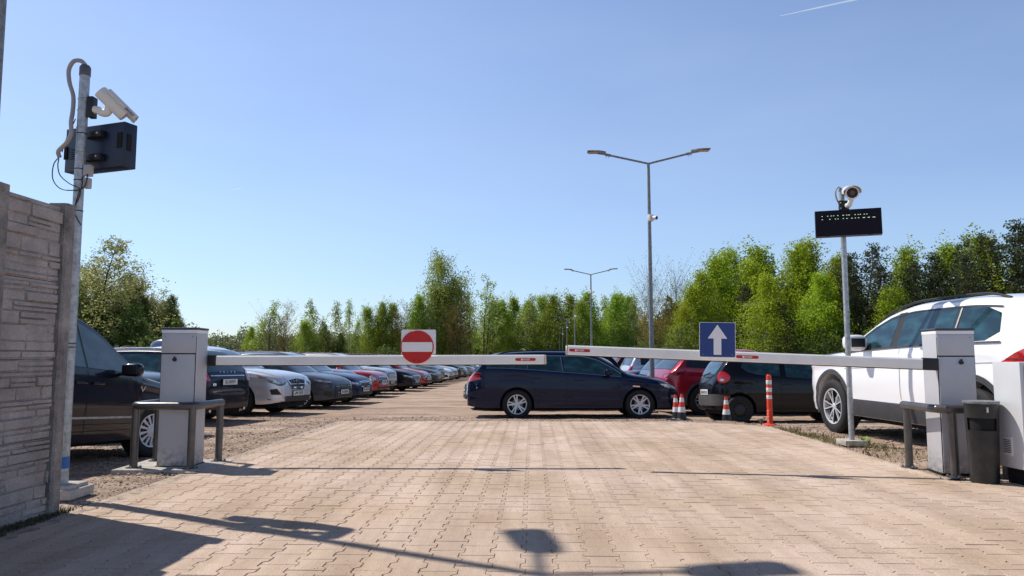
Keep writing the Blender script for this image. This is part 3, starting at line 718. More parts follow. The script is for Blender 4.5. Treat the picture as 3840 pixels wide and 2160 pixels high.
    if clad:
        b = MB()
        for sg in (1, -1):
            for a in S.ax:
                pts = [(a + (S.Ra + .03) * math.cos(th), S.r + (S.Ra + .03) * math.sin(th)) for th in np.linspace(-0.25, PI + .25, 26)]
                S.ribbon(pts, 0.06, S.fs(sg, 0.009), M_clad, b)
            S.poly_fill([(S.ax[0] + S.Ra + .02, S.sill + .005), (S.ax[1] - S.Ra - .02, S.sill + .005), (S.ax[1] - S.Ra - .02, S.sill + .2), (S.ax[0] + S.Ra + .02, S.sill + .2)], S.fs(sg, 0.010), M_clad, b, step=.1)
        S.poly_fill([(-.95, S.endb + .06), (.95, S.endb + .06), (.95, S.endb + .2), (-.95, S.endb + .2)], S.fend(1, .010), M_clad, b, step=.1)
        S.poly_fill([(-.95, S.endb + .06), (.95, S.endb + .06), (.95, S.endb + .24), (-.95, S.endb + .24)], S.fend(-1, .010), M_clad, b, step=.1)
        b.build('wheel_arch_cladding', t)
    if mirror:
        for sg in (1, -1):
            y = S.Y(mirror[0], mirror[1] - .02); b = MB()
            bm = bmesh.new(); bmesh.ops.create_icosphere(bm, subdivisions=3, radius=1)
            for v in bm.verts:
                c = v.co; e = 0.62
                v.co = Vector((math.copysign(abs(c.x) ** e, c.x) * .075 + .02, math.copysign(abs(c.y) ** e, c.y) * .11 * msc, math.copysign(abs(c.z) ** e, c.z) * .075 * msc))
            bm.verts.index_update(); vs = [v.co + Vector((mirror[0], sg * (y + .14), mirror[1] + .05)) for v in bm.verts]
            b.add(vs, [tuple(v.index for v in f.verts) for f in bm.faces], mirror_col or color); bm.free()
            b.box((mirror[0] + .01, sg * (y + .03), mirror[1] - .0), (.05, .14, .03), M_black, bev=.008)
            b.box((mirror[0] - .062, sg * (y + .14), mirror[1] + .05), (.012, .17, .105), M_black, bev=.004)
            b.build('wing_mirror', t)
    for (end, pz, txt) in plates:
        x = S.x1 if end > 0 else S.x0
        f = S.fend(end, 0.012); p = f(0, pz); b = MB(); b.box((p[0] + end * .006, 0, pz), (0.012, 0.52, 0.114), M_plate, bev=.004)
        b.box((p[0] + end * .002, 0, pz), (0.012, 0.54, 0.134), M_black, bev=.004)
        pl = b.build('number_plate', t)
        rot = (PI / 2, 0, PI / 2 if end > 0 else -PI / 2)
        if txt: put('lettering', text_mesh(txt, 0.095, M_ink), pl, (p[0] + end * .013, 0, pz - .004), rot)
        else:
            b = MB()
            for q in range(7): b.box((p[0] + end * .013, -.19 + q * .06 + (0.02 if q > 1 else 0), pz), (.003, .034, .07 - .012 * (q % 2)), M_ink)
            b.build('lettering', pl, smooth=0)
    if side_strip:
        b = MB()
        for sg in (1, -1): S.ribbon([(side_strip[0], side_strip[2]), (side_strip[1], side_strip[2])], side_strip[3], S.fs(sg, 0.010), M_chrome, b)
        b.build('side_trim', t)
    if antenna:
        b = MB(); xa = rw[0] + .3 if rw else S.x0 + .6; xa = max(xa, S.x0 + .55)
        b.add([(xa - .1, 0, S.top(xa) + .05), (xa + .08, .022, S.top(xa) - .005), (xa + .08, -.022, S.top(xa) - .005), (xa - .1, .022, S.top(xa) - .005), (xa - .1, -.022, S.top(xa) - .005)], [(0, 1, 2), (0, 3, 1), (0, 2, 4), (0, 4, 3)], M_black)
        b.build('roof_antenna', t)
    if extras: extras(S, t, color)
    weld(t)
    return t
def weld(t):
    """seams and creases are surface pattern: keep them in the body's own mesh"""
    body = [c for c in t.children if c.name.split('.')[0] == 'body'][0]
    for c in list(t.children):
        if c.name.split('.')[0] in ('panel_gap', 'door_gap', 'side_crease', 'window_trim', 'window_bar', 'door_pillar'):
            me = body.data; o = len(me.vertices); cm = c.data
            vs = [tuple(v.co) for v in me.vertices] + [tuple(v.co) for v in cm.vertices]
            fs = [tuple(p.vertices) for p in me.polygons] + [tuple(i + o for i in p.vertices) for p in cm.polygons]
            mats = list(me.materials); mi = [p.material_index for p in me.polygons]
            for p in cm.polygons:
                m = cm.materials[p.material_index]
                if m not in mats: mats.append(m)
                mi.append(mats.index(m))
            n = bpy.data.meshes.new('body'); n.from_pydata(vs, [], fs)
            for m in mats: n.materials.append(m)
            n.polygons.foreach_set('material_index', mi); n.polygons.foreach_set('use_smooth', [True] * len(fs)); n.set_sharp_from_angle(angle=R(32)); n.update()
            body.data = n; bpy.data.objects.remove(c)
def park(t, x, y, deg, dz=0.0, S=None):
    """x, y = middle of the wheelbase; deg = heading"""
    a = R(deg); h = Vector((math.cos(a), math.sin(a))); l = Vector((-h.y, h.x)); wb = 1.35; tw = .75
    zf = (gh(x + h.x * wb + l.x * tw, y + h.y * wb + l.y * tw) + gh(x + h.x * wb - l.x * tw, y + h.y * wb - l.y * tw)) / 2
    zr = (gh(x - h.x * wb + l.x * tw, y - h.y * wb + l.y * tw) + gh(x - h.x * wb - l.x * tw, y - h.y * wb - l.y * tw)) / 2
    zl = (gh(x + h.x * wb + l.x * tw, y + h.y * wb + l.y * tw) + gh(x - h.x * wb + l.x * tw, y - h.y * wb + l.y * tw)) / 2
    zq = (gh(x + h.x * wb - l.x * tw, y + h.y * wb - l.y * tw) + gh(x - h.x * wb - l.x * tw, y - h.y * wb - l.y * tw)) / 2
    t.location = (x, y, (zf + zr) / 2 - 0.028 + dz)
    t.rotation_euler = (math.atan2(zl - zq, 2 * tw), -math.atan2(zf - zr, 2 * wb), a)
    return t
# ---- body types -------------------------------------------------------------
S_wagon = Shape([(-2.42, .58), (-2.41, .78), (-2.33, .97), (-2.2, 1.12), (-2.02, 1.32), (-1.86, 1.425), (-1.6, 1.462), (-.8, 1.495), (0, 1.485), (.35, 1.425), (.75, 1.225), (1.13, 1.0), (1.5, .935), (1.88, .845), (2.08, .75), (2.2, .62), (2.24, .54), (2.26, .45)],
                .905, 2.66, .318, [(-2.4, 1.05), (-1.9, 1.10), (-.2, 1.0), (1.1, .895), (2.2, .80)], tum=23, cf=.62, wf=.58, cr=.4, wr=.74)
S_van = Shape([(-2.62, .6), (-2.61, .95), (-2.52, 1.3), (-2.38, 1.56), (-2.15, 1.65), (-1, 1.69), (-.2, 1.67), (.28, 1.56), (.8, 1.27), (1.22, 1.045), (1.7, .98), (2.1, .88), (2.33, .72), (2.43, .58), (2.46, .48)],
              .99, 3.03, .33, [(-2.6, 1.05), (-1, 1.02), (1.0, .98), (2.4, .85)], tum=19, cf=.65, wf=.55, cr=.35, wr=.8, ra=.05, shift=0.0)
S_suv = Shape([(-2.25, .62), (-2.24, .85), (-2.17, 1.05), (-2.08, 1.2), (-1.95, 1.42), (-1.83, 1.55), (-1.66, 1.60), (-1.0, 1.64), (-.3, 1.635), (.2, 1.56), (.7, 1.33), (1.12, 1.11), (1.5, 1.075), (1.95, 1.01), (2.1, .95), (2.18, .84), (2.22, .7), (2.23, .55)],
              .92, 2.68, .352, [(-2.2, 1.14), (-1.2, 1.13), (0, 1.10), (1.0, 1.045), (2.2, .95)], tum=24, cf=.5, wf=.62, cr=.36, wr=.78, ra=.075, sill=.27, endb=.3)
S_wagon2 = Shape([(-2.46, .62), (-2.45, .85), (-2.40, 1.0), (-2.30, 1.15), (-2.12, 1.38), (-1.98, 1.47), (-1.7, 1.50), (-.8, 1.53), (0, 1.51), (.4, 1.43), (.8, 1.22), (1.15, 1.02), (1.5, .98), (1.95, .91), (2.15, .84), (2.27, .73), (2.32, .62), (2.34, .5)],
                 .93, 2.8, .325, [(-2.4, 1.04), (0, .98), (1.2, .92), (2.2, .85)], tum=22, cf=.55, wf=.6, cr=.34, wr=.8)
S_cross = Shape([(-2.35, .65), (-2.34, .88), (-2.27, 1.05), (-2.1, 1.22), (-1.85, 1.45), (-1.6, 1.56), (-.9, 1.655), (-.1, 1.66), (.3, 1.58), (.8, 1.33), (1.2, 1.12), (1.6, 1.09), (2.05, 1.02), (2.25, .96), (2.36, .87), (2.42, .74), (2.44, .56)],
                .95, 2.83, .375, [(-2.3, 1.2), (-1.5, 1.16), (0, 1.08), (1.2, 1.04), (2.3, .95)], tum=23, cf=.46, wf=.68, cr=.4, wr=.74, ra=.06, sill=.28, endb=.3)
S_hatch = Shape([(-2.08, .6), (-2.07, .82), (-2.0, 1.0), (-1.85, 1.2), (-1.68, 1.36), (-1.45, 1.43), (-.7, 1.475), (0, 1.47), (.35, 1.40), (.78, 1.18), (1.1, .99), (1.5, .945), (1.82, .88), (1.99, .81), (2.10, .71), (2.15, .6), (2.17, .48)],
                .90, 2.6, .31, [(-2, 1.02), (0, .97), (1.1, .91), (2.1, .82)], tum=23, cf=.55, wf=.6, cr=.36, wr=.76)
S_sedan = Shape([(-2.45, .6), (-2.44, .85), (-2.36, 1.0), (-2.1, 1.06), (-1.8, 1.12), (-1.35, 1.32), (-.9, 1.43), (-.3, 1.465), (.2, 1.44), (.6, 1.27), (1.1, 1.0), (1.5, .955), (1.95, .885), (2.18, .81), (2.29, .71), (2.34, .6), (2.36, .48)],
                .91, 2.78, .325, [(-2.4, .98), (0, .95), (1.1, .89), (2.3, .80)], tum=24, cf=.55, wf=.62, cr=.4, wr=.74)
S_mini = Shape([(-1.78, .6), (-1.77, .8), (-1.72, .98), (-1.6, 1.15), (-1.48, 1.33), (-1.3, 1.39), (-.6, 1.415), (.1, 1.40), (.4, 1.33), (.7, 1.12), (.95, .99), (1.35, .975), (1.68, .93), (1.88, .84), (1.98, .70), (2.02, .58), (2.03, .48)],
               .86, 2.5, .31, [(-1.7, 1.0), (0, .96), (1.0, .91), (2, .86)], tum=19, cf=.5, wf=.55, cr=.34, wr=.74)
S_city = Shape([(-1.66, .56), (-1.655, .75), (-1.61, .92), (-1.5, 1.12), (-1.36, 1.32), (-1.2, 1.41), (-.8, 1.45), (-.2, 1.465), (.35, 1.43), (.75, 1.23), (1.15, 1.0), (1.45, .92), (1.65, .8), (1.74, .65), (1.77, .5)],
               .815, 2.34, .285, [(-1.6, 1.0), (-.8, .96), (0, .92), (1.1, .86), (1.7, .8)], tum=20, cf=.5, wf=.55, cr=.55, wr=.52, ra=.06)
def fb(r): return dict(cuts=None)
NAVY = paint('paint_navy', (0.002, 0.008, 0.036), .3)
BLACKP = paint('paint_black', (0.004, 0.004, 0.007), .2)
NBLACK = paint('paint_blue_black', (0.003, 0.005, 0.018), .25)
WHITE = paint('paint_white', (0.90, 0.91, 0.93), .0, .4)
SILVER = paint('paint_silver', (0.66, 0.67, 0.70), .45, .35)
GREY = paint('paint_grey', (0.06, 0.066, 0.08), .5, .35)
LGREY = paint('paint_light_grey', (0.19, 0.205, 0.23), .6, .35)
RED = paint('paint_red', (0.46, 0.010, 0.016), .3, .3)
DRED = paint('paint_deep_red', (0.40, 0.006, 0.025), .35, .3)
BLUE = paint('paint_dark_blue', (0.008, 0.018, 0.075), .4)
BGREY = paint('paint_blue_grey', (0.06, 0.08, 0.125), .5)
CHAMP = paint('paint_champagne', (0.55, 0.54, 0.51), .5)
# dark blue estate parked across the lane -----------------------------------
def x_wagon(S, t, col):
    b = MB()
    for sg in (1, -1): b.box((-1.25, sg * .7, .001), (.001, .001, .001), M_black)
    for sg in (1, -1):
        q = MB(); S.ribbon([(1.18, .715), (1.33, .70)], .028, S.fs(sg, .01), M_chrome, q); q.build('side_badge', t)
        q = MB()   # rear door cut following the wheel arch
        pts = [(-.62, .30), (-.70, .34), (-.80, .44), (-.90, .60), (-.98, .72), (-1.02, .85), (-1.03, 1.0)]
        S.ribbon(pts, .007, S.fs(sg, .0035), M_seam, q); S.ribbon([(-.27, .30), (-.26, .5), (-.25, .75), (-.24, 1.0)], .007, S.fs(sg, .0035), M_seam, q)
        S.ribbon([(.90, .30), (.93, .5), (.95, .72), (.90, .90)], .007, S.fs(sg, .0035), M_seam, q)
        S.ribbon([(-.62, .30), (.90, .30)], .007, S.fs(sg, .0035), M_seam, q)
        S.ribbon([(-1.72, .93), (-1.48, .92), (-1.46, .83), (-1.5, .80), (-1.70, .81), (-1.73, .93)], .004, S.fs(sg, .003), M_seam, q)
        q.build('door_gap', t)
        q = MB(); S.ribbon([(-.97, .60), (-.4, .52), (.2, .455), (.88, .43)], .02, S.fs(sg, .005), col, q); q.build('side_crease', t)
        q = MB(); S.poly_fill([(sg * .80, .46), (sg * .98, .46), (sg * .98, .52), (sg * .82, .52)], S.fend(1, .012), M_chrome, step=.04, b=q); q.build('fog_lamp', t)
        q = MB(); S.ribbon([(-1.12, 1.075), (-1.06, 1.34)], .012, S.fs(sg, .009), M_chrome, q); q.build('window_bar', t)
        q = MB(); S.ribbon([(-.33, 1.02), (-.38, 1.35)], .014, S.fs(sg, .010), M_chrome, q); q.build('window_bar', t)
opel = make_car('parked_car', S_wagon, NAVY, 'dark navy estate car parked side-on across the end of the paving', cuts=(-2.02, -1.32, -.33, .95), glass=M_glass_teal,
                wheel=('double5', .215), ws=(.38, 1.08, .84, .86), rw=(-2.27, -1.93, .8, .78), chrome_dlo=True, rails=(-1.75, .15, .035, NAVY), mirror=(.62, .96),
                handles=((-.90, .875), (.02, .835)), head=[(.45, .66), (.78, .70), (1.05, .80), (1.30, .80), (1.16, .68), (.8, .60)], tail=[(.42, .86), (.62, .93), (1.0, 1.02), (1.12, .98), (1.08, .86), (.8, .80)],
                grille=([(.0, .56), (.40, .58), (.5, .68), (0, .69)], 1, False), lower=[(0, .30), (.6, .31), (.7, .44), (0, .45)], plates=((1, .45, ''), (-1, .62, '')), antenna=True, extras=x_wagon, fog=[(.72, .40), (1.0, .42), (1.0, .54), (.8, .55)])
park(opel, 1.44, 17.02, 0.0)
# white SUV on the right -----------------------------------------------------
def x_suv(S, t, col):
    for sg in (1, -1):
        q = MB(); S.ribbon([(-.20, .34), (-.2, .6), (-.19, 1.09)], .006, S.fs(sg, .0035), M_seam, q)
        S.ribbon([(-.80, .36), (-.9, .55), (-1.0, .75), (-1.02, 1.12)], .006, S.fs(sg, .0035), M_seam, q)
        S.ribbon([(.88, .36), (.9, .6), (.91, 1.04)], .006, S.fs(sg, .0035), M_seam, q); q.build('door_gap', t)
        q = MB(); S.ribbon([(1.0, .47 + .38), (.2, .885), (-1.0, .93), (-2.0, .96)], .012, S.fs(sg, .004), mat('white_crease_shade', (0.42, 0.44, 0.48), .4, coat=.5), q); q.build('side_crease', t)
        q = MB(); S.ribbon([(.95, S.sill + .205), (-.95, S.sill + .205)], .008, S.fs(sg, .012), M_chrome, q); q.build('side_trim', t)
        q = MB(); S.ribbon([(x, S.belt(x) + .008) for x in np.linspace(-1.72, 1.0, 30)], .016, S.fs(sg, .010), M_black, q)
        S.ribbon([(x, max(S.top(x) - .128, S.belt(x) + .012)) for x in np.linspace(-1.60, 1.02, 40)], .016, S.fs(sg, .010), M_black, q); q.build('window_trim', t)
        q = MB(); S.poly_fill([(-.15, 1.10), (.02, 1.10), (.04, 1.50), (-.10, 1.51)], S.fs(sg, .004), M_black, q); S.poly_fill([(-1.10, 1.14), (-.97, 1.14), (-.95, 1.51), (-1.08, 1.505)], S.fs(sg, .004), M_black, q); q.build('door_pillar', t)
        q = MB(); S.ribbon([(-1.045, 1.14), (-1.03, 1.50)], .022, S.fs(sg, .011), M_galv, q); q.build('window_bar', t)
    for sg in (1, -1):
        q = MB(); S.poly_fill([(-1.70, .945), (-2.17, .935), (-2.17, 1.10), (-2.02, 1.085)], S.fs(sg, .010), M_tail, q, step=.05); S.poly_fill([(sg * .40, .94), (sg * .76, .94), (sg * .76, 1.07), (sg * .40, 1.05)], S.fend(-1, .010), M_tail, q, step=.05); tl = q.build('taillight', t)
        q = MB(); S.ribbon([(-1.80, .985), (-2.15, .985)], .012, S.fs(sg, .014), M_taild, q); q.build('light_bar', tl)
    b = MB(); b.box((-1.90, 0, 1.545), (.20, 1.0, .035), col, bev=.012); b.build('rear_spoiler', t)
suv = make_car('parked_car', S_suv, WHITE, 'white SUV with black wheel arches parked behind the right-hand barrier cabinet', cuts=None,
               win_polys=[[(.0, 1.12), (.98, 1.065), (.75, 1.20), (.45, 1.36), (.2, 1.455), (.02, 1.495)], [(-.99, 1.15), (-.13, 1.12), (-.09, 1.50), (-.5, 1.515), (-.97, 1.51)], [(-1.66, 1.24), (-1.50, 1.16), (-1.08, 1.15), (-1.06, 1.505), (-1.40, 1.485), (-1.60, 1.42)]],
               wheel=('multi', .235), ws=(.25, 1.08, .86, .88), rw=(-2.12, -1.86, .82, .80), rails=(-1.6, .5, .04, M_black), clad=True, mirror=(.50, 1.12), msc=1.3, glass=M_glass_teal,
               handles=((.1, .97), (-.80, .99)), head=[(.5, .80), (.8, .80), (1.15, .90), (1.2, .96), (.8, .93), (.5, .88)], tail=None,
               grille=([(0, .74), (.48, .76), (.5, .86), (0, .87)], 2, False), lower=[(0, .36), (.7, .38), (.7, .52), (0, .54)], plates=((1, .5, ''), (-1, .80, '')), extras=x_suv)
_a = R(94.6)
park(suv, 4.455 + .92 * math.sin(_a) * 1.0 + .04, 8.82 - .92 * math.cos(_a) * 1.0, 94.6); suv.scale = (1.03, 1.03, 1.035)
# the mint-coloured bundle seen in its rear side glass is only hinted at by the mottled teal glass colour; dark van on the left
def x_van(S, t, col):
    for sg in (1, -1):
        q = MB(); S.ribbon([(.02, .30), (.0, .6), (.0, 1.0)], .008, S.fs(sg, .0035), M_seam, q); S.ribbon([(1.0, .45), (1.03, .75), (.98, .99)], .008, S.fs(sg, .0035), M_seam, q)
        S.ribbon([(-1.1, .30), (-1.1, 1.0)], .008, S.fs(sg, .0035), M_seam, q); q.build('door_gap', t)
        q = MB(); S.ribbon([(-1.05, .50), (.98, .50)], .022, S.fs(sg, .010), M_galv, q); q.build('side_trim', t)
        q = MB()
        for z in (.36, .43): S.ribbon([(-1.05, z), (.98, z)], .006, S.fs(sg, .004), M_seam, q)
        q.build('side_crease', t)
    p = MB(); vs = []
    for sg in (1, -1): S.ribbon([(1.18, .86), (1.13, .80), (1.08, .86)], .010, S.fs(sg, .012), M_chrome, p)
    pl = p.build('side_badge', t)
    put('lettering', text_mesh('6', .05, M_chrome), pl, (1.13, -(S.Y(1.13, .86) + .012), .855), (PI / 2, 0, 0))
van = make_car('parked_van', S_van, NBLACK, 'dark navy minivan with silver wheel covers behind the concrete fence post', 'van', cuts=(-2.45, -1.2, .0, 1.02), glass=M_glass_teal,
               wheel=('hub14', .205), ws=(.3, 1.18, .86, .88), rw=(-2.55, -2.3, .8, .8), mirror=(.62, .98), handles=((.18, .86), (-.13, .86)), steer=-20,
               head=[(.5, .70), (.9, .76), (1.1, .84), (.9, .62), (.5, .60)], tail=[(.75, .85), (1.05, .9), (1.05, 1.3), (.8, 1.3)], grille=([(0, .55), (.4, .56), (.45, .68), (0, .70)], 3, True), extras=x_van)
park(van, -5.42, 7.75, 89)
def x_grey(S, t, col): pass
# generic trims
def std(S, wheel=('five', .21), **k):
    d = dict(wheel=wheel, mirror=None, doors=(), handles=()); d.update(k); return d
CFG = {
 'hatch': dict(S=S_hatch, cuts=(-1.75, -1.15, -.2, .92), ws=(.38, 1.04, .85, .87), rw=(-1.97, -1.62, .8, .76), mirror=(.62, .94), doors=((-.25, -.25), (.85, .88)), handles=((-.75, .86), (.05, .84)), head=[(.48, .66), (.85, .70), (1.15, .80), (1.1, .70), (.8, .60), (.5, .59)], tail=[(.5, .82), (.9, .88), (1.02, .98), (.95, .84), (.7, .76)],
               grille=([(0, .53), (.42, .54), (.5, .66), (0, .68)], 4, False), lower=[(0, .29), (.62, .30), (.66, .42), (0, .43)], fog=[(.72, .34), (.98, .38), (.98, .5), (.8, .5)]),
 'sedan': dict(S=S_sedan, cuts=(-1.55, -1.1, -.2, .9), ws=(.28, 1.04, .84, .87), rw=(-1.7, -.95, .8, .82), mirror=(.6, .92), doors=((-.25, -.25), (.85, .88)), handles=((-.75, .84), (.05, .82)), head=[(.45, .66), (.8, .68), (1.18, .78), (1.15, .68), (.8, .59), (.45, .57)], tail=[(.45, .82), (.9, .84), (1.05, .92), (.95, .96), (.5, .94)],
               grille=([(0, .50), (.36, .52), (.42, .68), (0, .70)], 4, True), lower=[(0, .29), (.66, .30), (.7, .40), (0, .41)], fog=[(.75, .34), (1.0, .36), (1.0, .44), (.8, .46)]),
 'cross': dict(S=S_cross, cuts=(-1.85, -1.3, -.25, 1.02), ws=(.35, 1.15, .85, .88), rw=(-2.18, -1.8, .8, .76), mirror=(.72, 1.05), doors=((-.3, -.3), (.9, .95)), handles=((-.8, .95), (.05, .93)), head=[(.5, .80), (.8, .80), (1.05, .86), (1.38, .98), (1.2, .84), (.85, .70), (.6, .72)], tail=[(.5, .95), (.9, .98), (1.15, 1.08), (1.0, 1.12), (.5, 1.05)],
               grille=([(0, .60), (.30, .62), (.42, .84), (0, .88)], 3, True), lower=[(0, .33), (.62, .34), (.66, .46), (0, .47)], fog=[(.78, .50), (1.02, .50), (1.05, .62), (.9, .64)]),
 'suvg': dict(S=S_suv, cuts=(-1.75, -1.08, -.2, 1.0), ws=(.25, 1.08, .86, .88), rw=(-2.12, -1.86, .82, .80), rails=(-1.6, .4, .04, M_galv), mirror=(.72, 1.06), doors=((-.2, -.2), (.88, .92)), handles=((.1, .97), (-.80, .99)), head=[(.5, .78), (.8, .80), (1.1, .90), (1.15, .97), (.8, .94), (.5, .90)], tail=[(.6, .90), (.95, .93), (1.05, 1.12), (.8, 1.1)],
               grille=([(0, .72), (.46, .74), (.5, .88), (0, .90)], 4, True), lower=[(0, .36), (.7, .38), (.7, .52), (0, .54)], fog=[(.75, .5), (.98, .5), (.98, .62), (.8, .62)]),
 'mini': dict(S=S_mini, cuts=(-1.45, -.25, .82), ws=(.42, .92, .88, .9), rw=(-1.68, -1.45, .8, .8), mirror=(.62, .96), doors=((.72, .76), (-.3, -.3)), handles=((-.1, .86),), head=None, tail=[(.6, .7), (.8, .7), (.8, .98), (.6, .98)],
              grille=([(0, .48), (.36, .5), (.44, .62), (.36, .74), (0, .76)], 4, True), lower=[(0, .3), (.6, .31), (.6, .38), (0, .39)]),
 'wagon2': dict(S=S_wagon2, cuts=(-2.1, -1.4, -.35, .98), ws=(.42, 1.1, .85, .87), rw=(-2.38, -2.03, .84, .80), rails=(-1.9, .2, .03, M_galv), mirror=(.66, .97), doors=((-.35, -.35), (.85, .9)), handles=((-.8, .9), (.0, .87)), head=[(.5, .70), (.85, .72), (1.1, .82), (.8, .84), (.5, .82)], tail=[(.70, .88), (.95, .86), (1.20, .88), (1.22, 1.0), (1.02, 1.05), (1.0, 1.4), (.86, 1.4), (.86, 1.06), (.72, 1.02)],
                grille=([(0, .56), (.36, .58), (.4, .74), (0, .76)], 5, True), lower=[(0, .29), (.66, .30), (.7, .42), (0, .43)]),
 'wagon': dict(S=S_wagon, cuts=(-2.02, -1.32, -.33, .95), ws=(.38, 1.08, .84, .86), rw=(-2.27, -1.93, .8, .78), mirror=(.62, .96), doors=((-.25, -.25), (.88, .92)), handles=((-.9, .875), (.02, .835)), head=[(.5, .64), (.78, .68), (1.05, .78), (1.25, .80), (1.1, .66), (.8, .58)], tail=[(.5, .86), (.8, .92), (1.08, .98), (1.02, .88), (.8, .82)],
               grille=([(0, .54), (.42, .56), (.5, .68), (0, .70)], 3, True), lower=[(0, .30), (.6, .31), (.66, .42), (0, .43)]),
 'city': dict(S=S_city, cuts=None, win_polys=[[(-1.10, 1.16), (-.98, 1.06), (-.75, 1.0), (-.30, .965), (-.27, 1.33), (-.7, 1.325), (-1.02, 1.29)], [(-.18, .955), (.88, .885), (.62, 1.12), (.35, 1.28), (-.16, 1.33)]], ws=(.4, 1.1, .86, .87), rw=(-1.56, -1.26, .8, .78), mirror=(.68, .92), doors=((-.3, -.3), (.85, .88)), handles=((-.15, .80),), head=[(.45, .62), (.75, .66), (1.0, .84), (1.0, .66), (.7, .56)], tail=None,
              grille=([(0, .42), (.4, .43), (.45, .5), (0, .51)], 1, False), lower=[(0, .28), (.55, .29), (.55, .38), (0, .39)]),
}
def generic(kind, color, label, x, y, deg, wheel=('five', .215), plates=((1, .48, ''),), extras=None, group=None, **over):
    k = dict(CFG[kind]); S = k.pop('S'); k.update(over)
    t = make_car('parked_car', S, color, label, wheel=wheel, plates=plates, extras=extras, group=group, **k)
    return park(t, x, y, deg)
def nose_at(kind, L, Yc, back=0.0, deg=-11):
    """centre of wheelbase for a car whose nose stands on the lane edge line"""
    S = CFG[kind]['S']; a = R(deg); nx_ = -L + 0.0452 * Yc - back
    return nx_ - S.x1 * math.cos(a), Yc - S.x1 * math.sin(a)
# ---- left row, noses to the lane --------------------------------------------
GL = 'cars parked nose-out in the long left-hand row'
def x_murano(S, t, col):
    for sg in (1, -1):
        q = MB(); S.poly_fill([(sg * 1.16, .86), (sg * 1.32, .93), (sg * 1.36, .98), (sg * 1.2, .90)], S.fend(1, .012), M_amber, q, step=.04); q.build('indicator', t)
        q = MB(); S.ribbon([(sg * .52, .93), (sg * .36, .74), (sg * .22, .66), (0, .64)], .035, S.fend(1, .022), M_chrome, q); q.build('grille_trim', t)
        q = MB(); S.ribbon([(sg * .6, .42), (sg * .9, .38), (sg * 1.1, .40)], .02, S.fend(1, .012), M_chrome, q); q.build('bumper_trim', t)
    q = MB(); p = S.fend(1, .02)(0, .80)
    q.lathe([(.072, 0), (.072, .012), (.058, .012), (.058, 0)], M_chrome, 24, Matrix.Translation((p[0], 0, .80)) @ Matrix.Rotation(PI / 2, 4, 'Y')); q.box((p[0] + .008, 0, .80), (.01, .15, .03), M_chrome); q.build('emblem', t)
def x_volvo(S, t, col):
    f = S.fend(-1, .012); p = f(0, 1.02)
    pl = MB(); S.ribbon([(-.62, .96), (.62, .96)], .018, S.fend(-1, .012), M_chrome, pl); o = pl.build('tailgate_trim', t)
    for i, ch in enumerate('VOLVO'):
        y = .26 - i * .13; q = f(y, 1.03); put('lettering', text_mesh(ch, .06, M_chrome), o, (q[0] - .004, y, 1.03), (PI / 2 - .28, 0, -PI / 2))
    q = f(.55, .80); put('lettering', text_mesh('V70', .07, M_chrome), o, (q[0] - .004, .55, .78), (PI / 2, 0, -PI / 2))
    b = MB(); S.ribbon([(-.95, .70), (.95, .70)], .008, S.fend(-1, .006), M_seam, b); S.ribbon([(.66, 1.4), (.66, 1.0), (.60, .70)], .007, S.fend(-1, .006), M_seam, b); S.ribbon([(-.66, 1.4), (-.66, 1.0), (-.60, .70)], .007, S.fend(-1, .006), M_seam, b); b.build('panel_gap', t)
    for sg in (1, -1):
        b = MB(); S.poly_fill([(-2.04, .90), (-2.36, .86), (-2.36, .93), (-2.28, 1.02), (-2.10, 1.26), (-2.02, 1.26), (-2.16, 1.04), (-2.06, 1.0)], S.fs(sg, .012), M_tail, b, step=.05); S.poly_fill([(sg * .66, .86), (sg * 1.06, .84), (sg * 1.06, 1.04), (sg * .98, 1.36), (sg * .84, 1.36), (sg * .82, 1.06), (sg * .70, 1.02)], S.fend(-1, .011), M_tail, b, step=.05); b.build('taillight', t)
        b = MB(); S.poly_fill([(sg * .78, .90), (sg * 1.02, .88), (sg * 1.04, .98), (sg * .80, 1.0)], S.fend(-1, .014), M_signw, b, step=.05); b.build('reversing_lamp', t)
        b = MB(); b.tube([(S.x0 + .02, sg * .62, .27), (S.x0 + .2, sg * .62, .28)], .035, M_chrome, 12); b.build('exhaust_tip', t)
volvo = generic('wagon2', NBLACK, 'dark navy estate car showing its tailgate and red lamps right of the left cabinet', -5.84 - 2.44 * math.cos(R(-11)), 15.35 + 2.44 * math.sin(R(11)), 169, wheel=('five', .215), plates=((-1, .83, 'SG 0393Y'),), extras=x_volvo, tail=None, glass=M_glass_teal)
x, y = nose_at('cross', 5.97, 17.95); murano = generic('cross', SILVER, 'silver SUV with amber-cornered headlights and V-shaped chrome grille, first of the left row', x, y, -11, wheel=('fan', .26), plates=((1, .52, 'RPR 5327J'),), extras=x_murano, group=GL, doors=(), chrome_dlo=False)
def x_mg(S, t, col):
    b = MB()
    S.poly_fill([(-.5, .36), (.5, .36), (.62, .50), (.5, .66), (-.5, .66), (-.62, .50)], S.fend(1, .010), M_black, b, step=.06)
    for i in range(-4, 5):
        for j in range(5):
            y = i * .11 + (.055 if j % 2 else 0)
            if abs(y) < .5: S.ribbon([(y - .03, .40 + j * .055), (y + .03, .40 + j * .055)], .012, S.fend(1, .016), M_chrome, b)
    b.build('grille', t)
x, y = nose_at('hatch', 5.65, 20.9); generic('hatch', GREY, 'dark grey hatchback with wide studded grille and slim headlights, next to the silver SUV', x, y, -11, wheel=('five', .22), plates=((1, .46, ''),), extras=x_mg, group=GL, grille=None, head=[(.55, .70), (.85, .70), (1.15, .76), (1.32, .84), (1.1, .82), (.6, .76)])
